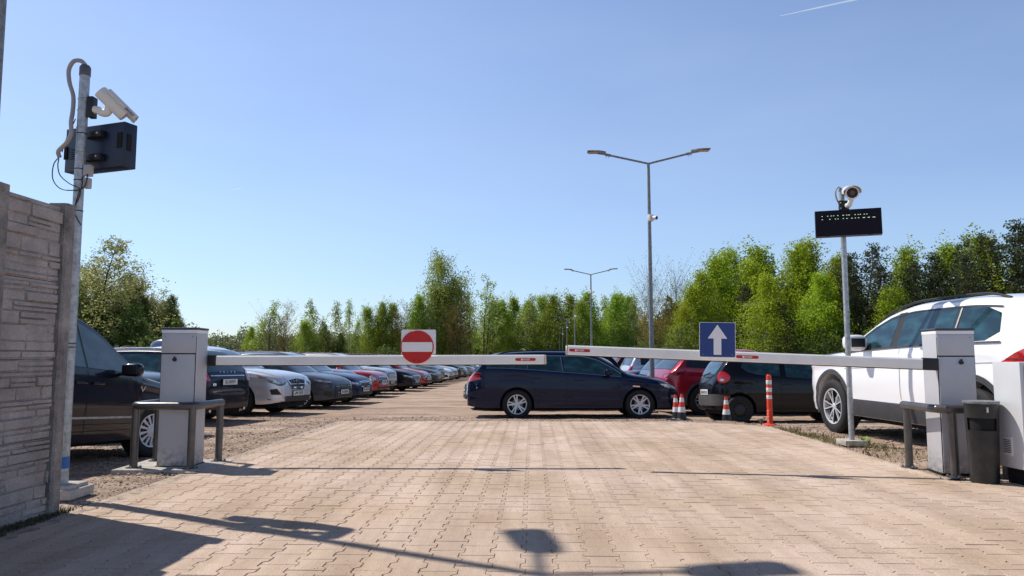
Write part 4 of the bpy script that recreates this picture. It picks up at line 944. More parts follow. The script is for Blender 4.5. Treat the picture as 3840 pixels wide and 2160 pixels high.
x, y = nose_at('sedan', 5.62, 23.2); generic('sedan', BLUE, 'dark blue saloon with framed black grille between the dark grey hatchback and the blue-grey SUV', x, y, -10, wheel=('double5', .225), plates=((1, .44, ''),), group=GL)
x, y = nose_at('suvg', 6.7, 25.5); generic('suvg', BGREY, 'blue-grey SUV set back between the dark blue saloon and the small red hatchback', x, y, -9, group=GL)
def x_mini(S, t, col):
    for sg in (1, -1):
        b = MB(); c = (.80, .72); R_ = .125
        S.poly_fill([(sg * (c[0] + R_ * 1.05 * math.cos(a)), c[1] + R_ * math.sin(a)) for a in np.linspace(0, 2 * PI, 18)[:-1]], S.fend(1, .010), M_chrome, b, step=.04)
        b.build('headlight_ring', t); b = MB()
        S.poly_fill([(sg * (c[0] + R_ * .8 * math.cos(a)), c[1] + R_ * .8 * math.sin(a)) for a in np.linspace(0, 2 * PI, 18)[:-1]], S.fend(1, .016), M_head, b, step=.04)
        b.build('headlight', t)
x, y = nose_at('mini', 5.95, 27.5); generic('mini', RED, 'small bright red hatchback with round headlights and chrome-rimmed grille', x, y, -12, wheel=('steel', .2), plates=((1, .56, ''),), extras=x_mini, group=GL)
x, y = nose_at('suvg', 6.2, 30.0); generic('suvg', CHAMP, 'champagne SUV standing between the small red hatchback and a black saloon', x, y, -9, group=GL)
x, y = nose_at('sedan', 5.65, 32.7); generic('sedan', NBLACK, 'black saloon with bright five-point star wheels in the left row', x, y, -11, wheel=('star5', .225), group=GL, plates=((1, .44, ''),))
x, y = nose_at('wagon', 5.6, 35.6); generic('wagon', RED, 'red estate car, the farther of the two red cars in the left row', x, y, -10, group=GL)
rest = [('sedan', GREY, 'dark grey saloon right after the red estate car in the left row'), ('suvg', LGREY, 'light grey SUV two places beyond the red estate car'), ('hatch', WHITE, 'white hatchback three places beyond the red estate car'),
        ('sedan', SILVER, 'silver saloon after the first white hatchback of the left row'), ('cross', BLACKP, 'black crossover after the silver saloon in the left row'), ('wagon', GREY, 'grey estate car after the black crossover in the left row'),
        ('hatch', WHITE, 'second white hatchback of the left row, after a grey estate car'), ('sedan', LGREY, 'light grey saloon after the second white hatchback'), ('suvg', GREY, 'dark grey SUV far down the left row after a light grey saloon'),
        ('hatch', BLACKP, 'black hatchback far down the left row after a dark grey SUV'), ('sedan', WHITE, 'white saloon far down the left row after a black hatchback'), ('wagon', NAVY, 'navy estate car far down the left row after a white saloon'),
        ('hatch', SILVER, 'silver hatchback far down the left row after a navy estate car'), ('suvg', WHITE, 'white SUV near the far end of the left row'), ('sedan', BLACKP, 'black saloon near the far end of the left row'), ('hatch', GREY, 'grey hatchback, last but one of the left row'), ('cross', SILVER, 'silver crossover, the last car of the left row')]
protos = {}
def quick(kind, color, label, x, y, deg, group):
    """a farther car: first of its kind is built, the next are copies in their own paint"""
    key = kind
    if key not in protos:
        o = generic(kind, color, label, x, y, deg, group=group); protos[key] = o; return o
    o = copy_tree(protos[key]); o['label'] = label; o['group'] = group
    for ch in kids(o):
        if ch.name.split('.')[0] in ('body', 'door_handle', 'wing_mirror'):
            me = ch.data; old = None
            k = (me.name, color.name)
            if k not in recol:
                m2 = me.copy(); 
                for i, mm in enumerate(m2.materials):
                    if mm.name.startswith('paint_'): m2.materials[i] = color
                recol[k] = m2
            ch.data = recol[k]
    o.scale = (random.uniform(.95, 1.03), random.uniform(.98, 1.02), random.uniform(.95, 1.06)); park(o, x, y, deg); return o
recol = {}
Yc = 38.5
for i, (k, c, lb) in enumerate(rest):
    x, y = nose_at(k, 5.6 + random.uniform(-.1, .25), Yc); quick(k, c, lb, x, y, -10 + random.uniform(-2, 2), GL); Yc += 2.75
# ---- cars between the minivan and the estate ---------------------------------
generic('suvg', GREY, 'dark grey SUV with its bonnet showing behind the minivan on the left', -5.42 - 2.2 * math.cos(R(-8)), 11.75 + .35, -8, rails=None)
wag = generic('wagon2', SILVER, 'silver estate car right behind the left barrier cabinet', -6.35 - 2.3, 13.95 + .3, -10, chrome_dlo=True)
def roof_box():
    b = MB(); prof = []
    N = 20; vs = []
    for i in range(N + 1):
        t = i / N; x = -1.0 + 2.0 * t; e = (1 - abs(2 * t - 1) ** 4) ** .5; h = .36 * e * (1 - .25 * t) + .02; w = .36 * (.5 + .5 * e)
        for k in range(13):
            a = PI * k / 12; vs.append((x, -w * math.copysign(abs(math.cos(a)) ** .5, math.cos(a)), h * abs(math.sin(a)) ** .6))
    fs = [(i * 13 + k, i * 13 + k + 1, (i + 1) * 13 + k + 1, (i + 1) * 13 + k) for i in range(N) for k in range(12)] + [((i) * 13, (i + 1) * 13, (i + 1) * 13 + 12, i * 13 + 12) for i in range(N)]
    b.add(vs, fs, mat('roof_box_blue', (0.10, 0.13, 0.24), .35, coat=.6)); b.box((0.2, -.37, .12), (.2, .01, .04), M_signw)
    b.box((-.5, 0, -.02), (.05, 1.0, .03), M_galv); b.box((.5, 0, -.02), (.05, 1.0, .03), M_galv)
    o = b.build('roof_box'); tag(o, 'blue-grey roof box on a white crossover in the second left row', 'roof box')
    o.location = (-11.25, 25.1, gh(-11, 25) + 1.70); o.rotation_euler = (0, 0, R(-10))
roof_box()
G2 = 'cars parked in the second row on the left, behind the first'
for i, (k, c, lb) in enumerate([('suvg', WHITE, 'white SUV in the second left row, seen behind the estate car with red lamps'), ('wagon2', SILVER, 'silver estate car in the second left row behind the silver SUV'), ('cross', WHITE, 'white crossover in the second left row behind the dark grey hatchback'),
                                ('hatch', GREY, 'grey hatchback in the second left row'), ('suvg', BLACKP, 'black SUV in the second left row'), ('wagon', LGREY, 'light grey estate car in the second left row'), ('suvg', GREY, 'dark grey SUV in the second left row'), ('sedan', WHITE, 'white saloon in the second left row')]):
    yy = 18.6 + i * 2.9; quick(k, c, lb, -15.4 + .0452 * yy, yy + .9, 169, G2)
# ---- right-hand side of the lane ----------------------------------------------
GA = 'cars parked nose-out on the right of the lane behind the navy estate car'
def x_peug(S, t, col):
    for sg in (1, -1):
        b = MB(); S.ribbon([(sg * .75, .72), (sg * .92, .55), (sg * .95, .42)], .03, S.fend(1, .012), M_chrome, b); b.build('day_light', t)
o = generic('hatch', SILVER, 'light silver hatchback whose nose sticks out behind the navy estate car', -1.30 + 2.17, 20.35 + .25, 187, wheel=('fan', .22), group=GA, extras=x_peug, fog=[(.66, .34), (1.05, .36), (1.1, .6), (.8, .62)])
quick('suvg', BLACKP, 'black SUV parked behind the navy estate car', 1.25, 23.3, 186, GA)
quick('cross', NAVY, 'navy crossover parked third behind the navy estate car', 1.25, 26.2, 186, GA)
for i, (k, c, lb) in enumerate([('wagon', BLACKP, 'black estate car deep in the nearest right-hand row'), ('hatch', GREY, 'grey hatchback deep in the nearest right-hand row'), ('suvg', WHITE, 'white SUV deep in the nearest right-hand row'), ('sedan', BGREY, 'blue-grey saloon deep in the nearest right-hand row'), ('wagon2', SILVER, 'silver estate car deep in the nearest right-hand row'), ('hatch', RED, 'red hatchback deep in the nearest right-hand row')]):
    yy = 29.1 + i * 2.9; quick(k, c, lb, .1 + .0452 * yy, yy, 187, GA)
GB = 'cars parked tail to tail with the nearest right-hand row'
for i, (k, c, lb) in enumerate([('hatch', BGREY, 'blue-grey hatchback with red lamps seen just left of the first lamp post'), ('sedan', BLUE, 'dark blue saloon seen tail-on behind the blue-grey hatchback'), ('suvg', SILVER, 'silver SUV third behind the red SUV'), ('wagon2', BLACKP, 'black estate car fourth behind the red SUV'), ('cross', WHITE, 'white crossover fifth behind the red SUV'), ('hatch', RED, 'red hatchback sixth behind the red SUV'), ('wagon', GREY, 'grey estate car seventh behind the red SUV'), ('suvg', WHITE, 'white SUV eighth behind the red SUV')]):
    yy = 22.1 + i * 2.85; quick(k, c, lb, 4.98 + .0452 * yy + (.0 if i else .0), yy, 5, GB)
def x_cx5(S, t, col):
    b = MB()
    for sg in (1, -1): S.poly_fill([(sg * .62, .945), (sg * .9, .96), (sg * 1.04, 1.0), (sg * .9, 1.03), (sg * .62, 1.01)], S.fend(-1, .012), M_tail, b, step=.05)
    b.build('taillight_strip', t)  # brighter red lens patches laid over the dark lamps, not emitting
cx = generic('cross', DRED, 'deep red SUV with dark slim tail lamps parked behind the traffic cones', 3.72 + 2.30, 19.55, 8, wheel=('darkring', .24), plates=((-1, .74, ''),), extras=x_cx5, clad=True, tail=[(.45, .95), (.9, .96), (1.25, 1.02), (1.1, 1.08), (.5, 1.04)])
for ch in kids(cx):
    if ch.name.startswith('taillight') and not ch.name.startswith('taillight_strip'): ch.data.materials[0] = M_taild
def x_city(S, t, col):
    for sg in (1, -1):
        b = MB(); c = (.80, .95)
        S.poly_fill([(sg * (c[0] + .13 * math.cos(a) * (1 + .2 * math.cos(a))), c[1] + .125 * math.sin(a)) for a in np.linspace(0, 2 * PI, 20)[:-1]], S.fend(-1, .014), M_tail, b, step=.035); tl = b.build('taillight', t)
        b = MB(); S.poly_fill([(sg * (c[0] + .0 + .045 * math.cos(a)), c[1] - .055 + .03 * math.sin(a)) for a in np.linspace(0, 2 * PI, 12)[:-1]], S.fend(-1, .020), M_head, b, step=.03); b.build('lens_highlight', tl)  # pale spot painted on the red lamp for its glossy highlight
    b = MB(); S.poly_fill([(-.85, .36), (.85, .36), (.95, .56), (.7, .60), (-.7, .60), (-.95, .56)], S.fend(-1, .010), mat('dusty_black', (.075, .073, .072), .6, var=.2), b, step=.07); b.build('rear_bumper', t)
    b = MB(); p = S.fend(-1, .03)(0.1, .98); b.tube([(p[0], .15, .98), (p[0] - .03, .0, 1.0), (p[0] - .01, -.34, 1.05)], .012, M_black, 6); b.build('wiper', t)
generic('city', BLACKP, 'small black three-door car with round red tail lamps behind the second traffic cone', 5.84, 16.2, 2, wheel=('steel', .19), plates=((-1, .64, ''),), extras=x_city, glass=M_glass_teal)
quick('sedan', NBLACK, 'blue-black saloon parked beyond the small black three-door car', 9.6, 18.6, 5, GB)
quick('suvg', GREY, 'dark grey SUV parked right of the red SUV', 11.2, 22.2, 5, GB)
# ------------------------------------------------------------------ barriers
def cabinet(label, cx, cy, w, d, h, rz, lock_x):
    t = thing('barrier_cabinet', label, 'barrier cabinet', (cx, cy, 0), (0, 0, rz), 'grey barrier cabinets either side of the paved gateway')
    b = MB(); b.box((0, 0, h / 2 - .02), (w, d, h - .04), M_grey, bev=.006); b.build('housing', t)
    b = MB(); b.box((0, -d / 2 - .0005, h / 2 - .03), (w - .004, .004, h - .10), M_seam); b.build('gap', t)
    b = MB(); b.box((0, -d / 2 - .005, (h - .24) / 2), (w - .016, .010, h - .262), M_grey, bev=.002); b.build('door_panel', t)
    b = MB(); b.box((0, -d / 2 - .005, h - .150), (w - .010, .010, .180), M_grey, bev=.002); b.build('upper_panel', t)
    b = MB(); b.lathe([(0, .022), (.016, .02), (.019, 0)], M_black, 16, Matrix.Translation((lock_x, -d / 2 - .010, h - .30)) @ Matrix.Rotation(PI / 2, 4, 'X')); b.box((lock_x, -d / 2 - .022, h - .285), (.014, .01, .03), M_black, bev=.003); b.build('lock', t)
    b = MB()
    for sx in (-1, 1): b.lathe([(0, .006), (.006, .004), (.008, 0)], M_galv, 10, Matrix.Translation((sx * (w / 2 - .035), -d / 2 - .010, h - .085)) @ Matrix.Rotation(PI / 2, 4, 'X'))
    b.build('screw', t)
    b = MB(); b.box((0, -.002, h - .037), (w + .004, d + .008, .030), M_signw, bev=.004); b.build('light_strip', t)
    b = MB(); b.box((0, -.002, h - .012), (w + .014, d + .018, .024), mat('dark_lid', (0.03, 0.028, 0.045), .35, coat=.4), bev=.008); b.build('lid', t)
    b = MB(); b.box((0, 0, .004), (w + .02, d + .02, .012), M_under); b.build('base_plate', t)
    return t
cabinet('grey barrier cabinet on the left, standing inside the bent tube guard', -3.115, 7.065, .325, .27, 1.285, R(1.5), -.03)
cabinet('grey barrier cabinet on the right, standing before the white SUV', 3.895, 6.63, .315, .28, 1.262, R(-6), .035)
def arm(label, p0, p1, hinge, signs, mark_at):
    p0 = Vector(p0); p1 = Vector(p1); d = p1 - p0; L = d.length
    t = thing('boom_barrier', label, 'barrier arm', p0, (0, -math.asin(d.z / L), math.atan2(d.y, d.x)), 'white arms of the two barriers')
    side = -1 if p1.x > p0.x else 1     # local y that faces the camera
    b = MB(); hh, hw = .046, .024
    prof = [(-hw, -hh + .008), (-hw + .006, -hh), (hw - .006, -hh), (hw, -hh + .008), (hw, hh - .012), (hw - .01, hh), (-hw + .01, hh), (-hw, hh - .012)]
    b.prism(prof, 'x', 0, L, M_arm); b.build('boom', t, smooth=30)
    b = MB(); b.box((L / 2, 0, -hh - .004), (L - .01, .02, .008), M_black); b.build('rubber_edge', t)
    b = MB(); b.prism([(-hw - .002, -hh - .006), (hw + .002, -hh - .006), (hw + .002, hh + .002), (-hw - .002, hh + .002)], 'x', L, L + .022, M_cream); b.build('end_cap', t)
    for ch in kids(t):
        if ch.name.startswith('end_cap'):
            bm = bmesh.new(); bm.from_mesh(ch.data); bmesh.ops.bevel(bm, geom=list(bm.edges), offset=.009, segments=2, affect='EDGES'); bm.to_mesh(ch.data); bm.free()
    b = MB(); b.box((-hinge / 2, 0, 0), (hinge, .062, .108), M_black, bev=.012); b.build('arm_holder', t)
    for mx in mark_at:
        b = MB(); r_ = .014; c = []
        for a in np.linspace(PI / 2, 3 * PI / 2, 9): c.append((mx - .085 + r_ * math.cos(a), r_ * math.sin(a)))
        for a in np.linspace(-PI / 2, PI / 2, 9): c.append((mx + .085 + r_ * math.cos(a), r_ * math.sin(a)))
        y0 = side * (hw + .0005); y1 = side * (hw + .0025); b.prism(c, 'y', min(y0, y1), max(y0, y1), M_red); lab = b.build('sticker', t)
        rx = (PI / 2, 0, 0) if side < 0 else (PI / 2, 0, PI)
        put('lettering', text_mesh('ROGER', .022, M_signw, .0005), lab, (mx + (.008 if side < 0 else -.008), side * (hw + .003), 0), rx)
        b = MB(); b.box((mx + side * .036, side * (hw + .0032), 0), (.014, .001, .018), M_signw); b.build('logo', lab, smooth=0)
    return t
armL = arm('white barrier arm on the left, level, with a red maker sticker at its tip', (-2.86, 7.2, .975), (.31, 7.2, .985), .085, 0, (2.99,))
pR0 = Vector((3.60, 6.53, .950)); pR1 = Vector((.53, 7.02, 1.075)); armR = arm('white barrier arm on the right, rising slightly to its tip, with two red maker stickers', pR0, pR1, .13, 0, (3.0, 1.48))
# no entry sign
t = thing('no_entry_sign', 'round red no-entry sign with white bar, on the left barrier arm', 'road sign', (-.915, 7.165, 1.105))
b = MB(); Q = []
for cx_, cz_, a0 in ((.155, .155, 0), (-.155, .155, 90), (-.155, -.06, 180), (.155, -.06, 270)):
    for k in range(5): a = R(a0 + k * 22.5); Q.append((cx_ + .012 + .012 * math.cos(a), cz_ + .012 * math.sin(a)))
b.prism(Q, 'y', -.004, .004, M_signw); b.build('backing_plate', t)
b = MB(); b.lathe([(0, .012), (.157, .012), (.160, .008), (.160, .004)], M_red, 56, Matrix.Rotation(PI / 2, 4, 'X')); b.build('disc', t)
b = MB(); q = []
for s_ in (1, -1):
    for k in range(7): a = R(-14 + k * 28 / 6); q.append((s_ * .148 * math.cos(a), s_ * .148 * math.sin(a) * 1.28))
b.prism(q, 'y', -.0155, -.0122, M_signw); b.build('white_bar', t)
b = MB()
for sx in (-.028, .022): b.lathe([(0, .004), (.006, .003), (.007, 0)], M_black, 10, Matrix.Translation((sx, -.012, -.128)) @ Matrix.Rotation(PI / 2, 4, 'X'))
b.build('bolt', t)
# one way sign
t = thing('one_way_sign', 'square blue sign with a white arrow pointing up, on the right barrier arm', 'road sign', (1.875, 6.765, 1.165), (0, R(1.2), R(-9)))
def rsq(h, r_):
    out = []
    for sx, sz, a0 in ((1, 1, 0), (-1, 1, 90), (-1, -1, 180), (1, -1, 270)):
        for k in range(6): a = R(a0 + k * 18); out.append((sx * (h - r_) + r_ * math.cos(a), sz * (h - r_) + r_ * math.sin(a)))
    return out
b = MB(); b.prism(rsq(.160, .012), 'y', -.004, .003, M_signw); b.build('border_plate', t)
b = MB(); b.prism(rsq(.1555, .010), 'y', -.0065, -.0042, M_blue); b.build('panel', t)
b = MB(); b.prism([(0, .138), (.086, .012), (.034, .012), (.034, -.136), (-.034, -.136), (-.034, .012), (-.086, .012)], 'y', -.009, -.0067, M_signw); b.build('arrow', t)
b = MB()
for sx in (-.13, .13): b.lathe([(0, .004), (.006, .003), (.007, 0)], M_galvd, 10, Matrix.Translation((sx, -.006, -.135)) @ Matrix.Rotation(PI / 2, 4, 'X'))
b.build('bolt', t)
# tube guards
def guard(label, pts, posts, h, r_=.036, arcs=.09):
    t = thing('tube_guard', label, 'guard rail', (posts[0][0], posts[0][1], 0), group='bent tube guards around the barrier cabinets')
    o = Vector((posts[0][0], posts[0][1], 0)); P = [Vector((x, y, h - r_)) - o for x, y in pts]; out = []
    for i, p in enumerate(P):
        if 0 < i < len(P) - 1:
            a = (P[i - 1] - p).normalized() * arcs; c = (P[i + 1] - p).normalized() * arcs
            for k in range(7): s = k / 6; out.append(p + a * (1 - s) ** 2 + c * s * s)
        else: out.append(p)
    b = MB(); b.tube(out, r_, M_rail, 16); b.build('rail', t)
    for (x, y) in posts:
        b = MB(); c = Vector((x, y, 0)) - o; b.tube([c + Vector((0, 0, -.01)), c + Vector((0, 0, h - r_))], r_ * .92, M_rail, 16); b.build('post', t)
        b = MB(); b.lathe([(0, .008), (.07, .008), (.072, 0)], M_rail, 20, Matrix.Translation(c))
        for k in range(3): a = k * 2.1 + .5; b.lathe([(0, .024), (.009, .022), (.010, .008)], M_galvd, 8, Matrix.Translation(c + Vector((.056 * math.cos(a), .056 * math.sin(a), 0))))
        b.build('foot_plate', t)
guard('dark bent tube guard around the left barrier cabinet', [(-3.42, 7.38), (-3.48, 7.30), (-3.47, 6.84), (-2.90, 6.80), (-2.845, 7.32)], [(-3.45, 6.86), (-2.915, 6.82), (-2.85, 7.30), (-3.46, 7.31)], .60)
guard('dark bent tube guard around the right barrier cabinet', [(3.63, 6.93), (3.625, 6.40), (3.70, 6.33), (4.20, 6.36)], [(3.645, 6.90), (3.735, 6.345), (4.18, 6.36)], .605)
b = MB(); b.box((-3.16, 7.08, -.03), (.86, .70, .07), M_concl, bev=.015); tag(b.build('concrete_pad'), 'rough concrete footing under the left barrier cabinet', 'concrete footing')
# waste bin
t = thing('waste_bin', 'scuffed black cylindrical waste bin beside the right barrier cabinet', 'waste bin', (3.83, 6.10, 0))
t.scale = (.87, .87, .99)
M_bin = mat('bin_metal', (0.009, 0.010, 0.013), .4, metal=.2, col2=(0.035, 0.034, 0.033), vscale=5)
b = MB(); n = 48; zs = [0, .01, .1, .25, .425, .525, .545, .63, .645]; rad = lambda z: .118 + .026 * z / .645
vs = []; fs = []
for z in zs:
    for k in range(n): a = 2 * PI * k / n; vs.append((rad(z) * math.cos(a), rad(z) * math.sin(a), z))
a_c = math.atan2(-6.1, -3.9)
for i in range(len(zs) - 1):
    for k in range(n):
        a = 2 * PI * (k + .5) / n; da = (a - a_c + PI) % (2 * PI) - PI
        if i == 4 and abs(da) < .98: continue
        fs.append((i * n + k, i * n + (k + 1) % n, (i + 1) * n + (k + 1) % n, (i + 1) * n + k))
b.add(vs, fs, M_bin); b.build('drum', t)
b = MB(); b.lathe([(0, .02), (.108, .02), (.125, .62), (0, .62)], M_under, 32); b.build('liner', t)
b = MB(); b.lathe([(.12, .645), (.148, .640), (.152, .65), (.150, .66), (.12, .662), (.0, .664)], M_galvd, 40); b.build('rim', t)
b = MB(); zz = .595
a2 = a_c + .28; b.box((rad(zz) * math.cos(a2) * 1.012, rad(zz) * math.sin(a2) * 1.012, zz), (.002, .066, .042), M_galv, None); 
for ch in [b.build('sticker', t)]: pass
# white service box
t = thing('ticket_terminal', 'white terminal box with vent grille and grey front, at the right edge beside the bin', 'ticket terminal', (4.215, 6.02, 0), (0, 0, R(4)))
b = MB(); b.box((0, 0, .55), (.46, .30, .84), M_lgrey, bev=.006); b.build('housing', t)
b = MB(); b.box((0, -.156, .55), (.40, .012, .80), M_grey, bev=.004); b.build('front_panel', t)
b = MB(); b.box((.03, -.165, .66), (.26, .008, .18), M_black, bev=.004); b.build('display', t)
b = MB(); b.box((0.02, 0, .065), (.38, .24, .13), M_under); b.build('plinth', t)
b = MB(); b.box((-.234, .02, .30), (.008, .10, .15), M_camw, bev=.002); vg = b.build('vent', t)
b = MB()
for k in range(8): b.box((-.239, .02, .25 + k * .014), (.004, .075, .005), M_black)
b.build('slot', vg, smooth=0)
# delineator post
t = thing('delineator_post', 'orange-red flexible post with three white reflective bands on the paving corner', 'delineator post', (3.81, 11.05, 0))
b = MB(); prof = [(.0, .74), (.028, .74), (.034, .73), (.036, .70)]
bands = [(.70, .66, 0), (.66, .60, 1), (.60, .55, 0), (.55, .49, 1), (.49, .44, 0), (.44, .385, 1), (.385, .22, 0)]
prof = [(.0, .745), (.020, .745), (.024, .735), (.036, .728), (.037, .665)]; b.lathe(prof, M_orange, 24)
for a, c, w in bands[1:]:
    if w: continue
    b.lathe([(.037, a), (.038, c)], M_orange, 24)
rp = [(.038, .385), (.039, .22)]
z = .22
while z > .04: rp += [(.040, z), (.046, z - .007), (.040, z - .013)]; z -= .021
rp += [(.042, .03), (.07, .02), (.10, .012), (.105, .0)]
b.lathe(rp, M_orange, 24); b.build('post', t)
for a, c, w in bands:
    if w: q = MB(); q.lathe([(.0375, a), (.0385, a - .002), (.039, c + .002), (.038, c)], M_reflw, 24); q.build('reflective_band', t)
# traffic cones
def cone(label, x, y, tilt, first=[None]):
    if first[0] is None:
        t = thing('traffic_cone', label, 'traffic cone', (0, 0, 0), group='striped traffic cones at the end of the paving'); first[0] = t
        H = .50; rc = lambda z: .095 - (.095 - .022) * (z / H)
        b = MB(); b.box((0, 0, .013), (.29, .29, .026), M_black, bev=.008); b.lathe([(.11, .026), (rc(.05), .045), (rc(.16), .16)], M_black, 28); b.build('base', t)
        b = MB()
        for a, c in ((.255, .345), (.425, .485)): b = MB(); b.lathe([(rc(a), a), (rc(c), c)], M_orange, 28); b.build('red_band', t)
        b = MB(); b.lathe([(rc(.485), .485), (rc(.5), .50), (.012, .502)], M_black, 20); b.build('cone_tip', t)
        for a, c in ((.16, .255), (.345, .425)): b = MB(); b.lathe([(rc(a) + .001, a), (rc(c) + .001, c)], M_reflw, 28); b.build('reflective_band', t)
    else: t = copy_tree(first[0]); t['label'] = label
    t.location = (x, y, gh(x, y) - .012); t.rotation_euler = (0, R(tilt), R(12)); return t
cone('red and white cone at the front corner of the navy estate car', 3.12, 13.75, 1)
cone('red and white cone half hidden behind the foremost one', 3.19, 14.5, -2)
cone('red and white cone standing alone before the small black car', 4.0, 13.95, 0)
# ------------------------------------------------------------------ poles, cameras, displays
def bullet_camera(label, loc, yaw, pitch, scale=1.0):
    """looks along local -Y"""
    t = thing('security_camera', label, 'security camera', loc, (R(pitch), 0, R(yaw)))
    b = MB(); M = Matrix.Rotation(PI / 2, 4, 'X'); s = scale
    b.lathe([(0, -.13 * s), (.045 * s, -.13 * s), (.05 * s, -.12 * s), (.05 * s, .10 * s), (.058 * s, .11 * s), (.058 * s, .14 * s), (.046 * s, .142 * s)], M_camw, 28, M); b.build('camera_body', t)
    b = MB(); b.lathe([(.046 * s, .142 * s), (.044 * s, .13 * s), (0, .13 * s)], M_black, 24, M); b.lathe([(.024 * s, .131 * s), (.022 * s, .14 * s), (0, .142 * s)], mat('lens_glass', (.02, .03, .04), .05, coat=1), 20, M); b.build('lens', t)
    b = MB(); vs = []; N = 12
    for y in (.13 * s, -.18 * s):
        for k in range(N + 1):
            a = R(200) - R(220) * k / N; w = .075 * s; vs.append((w * math.cos(a) * 1.0, y, w * .72 * math.sin(a) + .012 * s))
        for k in range(N + 1):
            a = R(-20) + R(220) * k / N; w = .071 * s; vs.append((w * math.cos(a), y, w * .70 * math.sin(a) + .012 * s))
    m_ = 2 * (N + 1); fs = [(k, (k + 1) % m_, m_ + (k + 1) % m_, m_ + k) for k in range(m_)] + [tuple(range(m_)), tuple(range(m_, 2 * m_))[::-1]]
    b.add(vs, fs, M_camw); b.build('sun_shield', t); return t
PL = Vector((-3.265, 5.48, 0))
t = thing('signal_pole', 'thin galvanised pole beside the concrete fence, with a blue tape band', 'pole', PL)
b = MB(); b.tube([(0, 0, .08), (0, 0, 3.17)], .036, M_galv, 20); b.build('pole', t)
b = MB(); b.lathe([(0, 3.235), (.03, 3.232), (.040, 3.215), (.040, 3.15), (.036, 3.15)], mat('grey_cap', (.10, .10, .11), .5), 20); b.build('cap', t)
b = MB(); b.box((0, 0, .035), (.30, .30, .07), M_concl, bev=.012); b.box((0, 0, .082), (.24, .24, .03), M_concl, bev=.008); b.build('foot', t)
b = MB(); b.lathe([(.0375, .205), (.0375, .29)], mat('blue_tape', (.02, .12, .38), .5), 20); b.build('tape_band', t)
b = MB()
for z in (1.08, 1.108, 2.10, 2.334, 2.42, 2.694): b.lathe([(.0375, z), (.040, z + .003), (.0375, z + .007)], M_black, 20)
for z in (2.544, 2.737, 2.87, 2.958): b.lathe([(.0375, z), (.040, z + .006), (.0375, z + .012)], M_galv, 20)
b.build('clamp', t)
b = MB(); pts = [(0, 0, 3.235), (-.03, -.01, 3.265), (-.085, -.01, 3.262), (-.125, -.0, 3.20), (-.115, 0, 3.10), (-.08, 0, 2.99), (-.072, -.01, 2.87), (-.062, -.04, 2.776), (-.05, -.05, 2.684), (-.08, -.05, 2.615), (-.15, -.03, 2.556), (-.14, -.03, 2.51)]
def smooth_path(P, k=5):
    P = [Vector(p) for p in P]; out = []
    for i in range(len(P) - 1):
        a = P[max(i - 1, 0)]; b_ = P[i]; c = P[i + 1]; d = P[min(i + 2, len(P) - 1)]
        for q in range(k):
            u = q / k; out.append(0.5 * ((2 * b_) + (c - a) * u + (2 * a - 5 * b_ + 4 * c - d) * u * u + (3 * b_ - a - 3 * c + d) * u ** 3))
    out.append(P[-1]); return out
b.tube(smooth_path(pts), .0155, mat('grey_conduit', (.33, .31, .30), .6), 10); b.build('conduit', t)
b = MB()
for pts in ([(-.14, -.02, 2.52), (-.18, -.03, 2.455), (-.175, -.04, 2.34), (-.11, -.05, 2.265), (-.017, -.05, 2.25), (.055, -.04, 2.27), (.08, -.04, 2.33), (.075, -.03, 2.38)], [(-.15, -.02, 2.5), (-.155, -.02, 2.443), (-.12, -.04, 2.365), (-.04, -.05, 2.30), (.04, -.05, 2.26), (.03, -.045, 2.19), (0, -.045, 2.13)],
            [(.045, -.04, 2.36), (.05, -.045, 2.28), (.03, -.05, 2.225), (-.0, -.05, 2.1)], [(.0, -.04, 2.08), (.03, -.04, 2.03), (.055, -.04, 1.99)], [(-.03, -.04, 2.80), (-.06, -.02, 2.76), (-.10, -.02, 2.66), (-.13, -.02, 2.55)]):
    b.tube(smooth_path(pts), .004, M_black, 6)
b.build('cable', t)
b = MB(); b.box((.062, .01, 2.905), (.045, .07, .16), M_black, bev=.006); b.build('camera_bracket', t)
b = MB(); b.box((.065, .0, 2.412), (.055, .05, .085), mat('junction_grey', (.40, .39, .38), .6), bev=.006); b.build('junction_box', t); b = MB(); b.box((.062, .0, 2.316), (.045, .05, .08), MATS['junction_grey'], bev=.006); b.build('junction_box', t)
# camera on the left pole
cl = thing('security_camera', 'white bullet camera on a bent arm tilted down over the left black display box', 'security camera', PL + Vector((0, 0, 0)))
b = MB(); b.tube(smooth_path([(.085, 0, 2.885), (.12, 0, 2.88), (.15, 0, 2.862), (.185, .0, 2.865), (.198, .0, 2.91), (.19, .0, 2.96)]), [.030] * 26, M_camw, 16); b.build('arm', cl)
b = MB(); dv = Vector((.62, .34, -.66)).normalized(); c0 = Vector((.155, -.05, 3.01)); side = dv.cross(Vector((0, 0, 1))).normalized(); upv = side.cross(dv)
Mc = Matrix.Translation(c0) @ Matrix((side, upv, dv)).transposed().to_4x4()
b.lathe([(0, -.006), (.048, -.004), (.052, .004), (.052, .235), (.046, .238), (0, .225)], M_camw, 28, Mc); b.build('camera_body', cl)
b = MB(); vs = []; N = 12
for zz in (.035, .30):
    for w in (.074, .070):
        rr_ = range(N + 1) if w > .08 else range(N, -1, -1)
        for k in rr_: a = R(12) + R(156) * k / N; vs.append((w * math.cos(a), w * .85 * math.sin(a) * 1.0 + .004, zz))
m_ = 2 * (N + 1); b.add(vs, [(k, (k + 1) % m_, m_ + (k + 1) % m_, m_ + k) for k in range(m_)] + [tuple(range(m_)), tuple(range(m_, 2 * m_))[::-1]], M_camw, Mc)
sh = b.build('sun_shield', cl)
lm = text_mesh('DIVIO', .030, M_ink, .0006)
lo = put('lettering', lm, sh); nrm = (side * .9 + upv * .35).normalized(); xx = dv; yy_ = nrm.cross(xx).normalized()
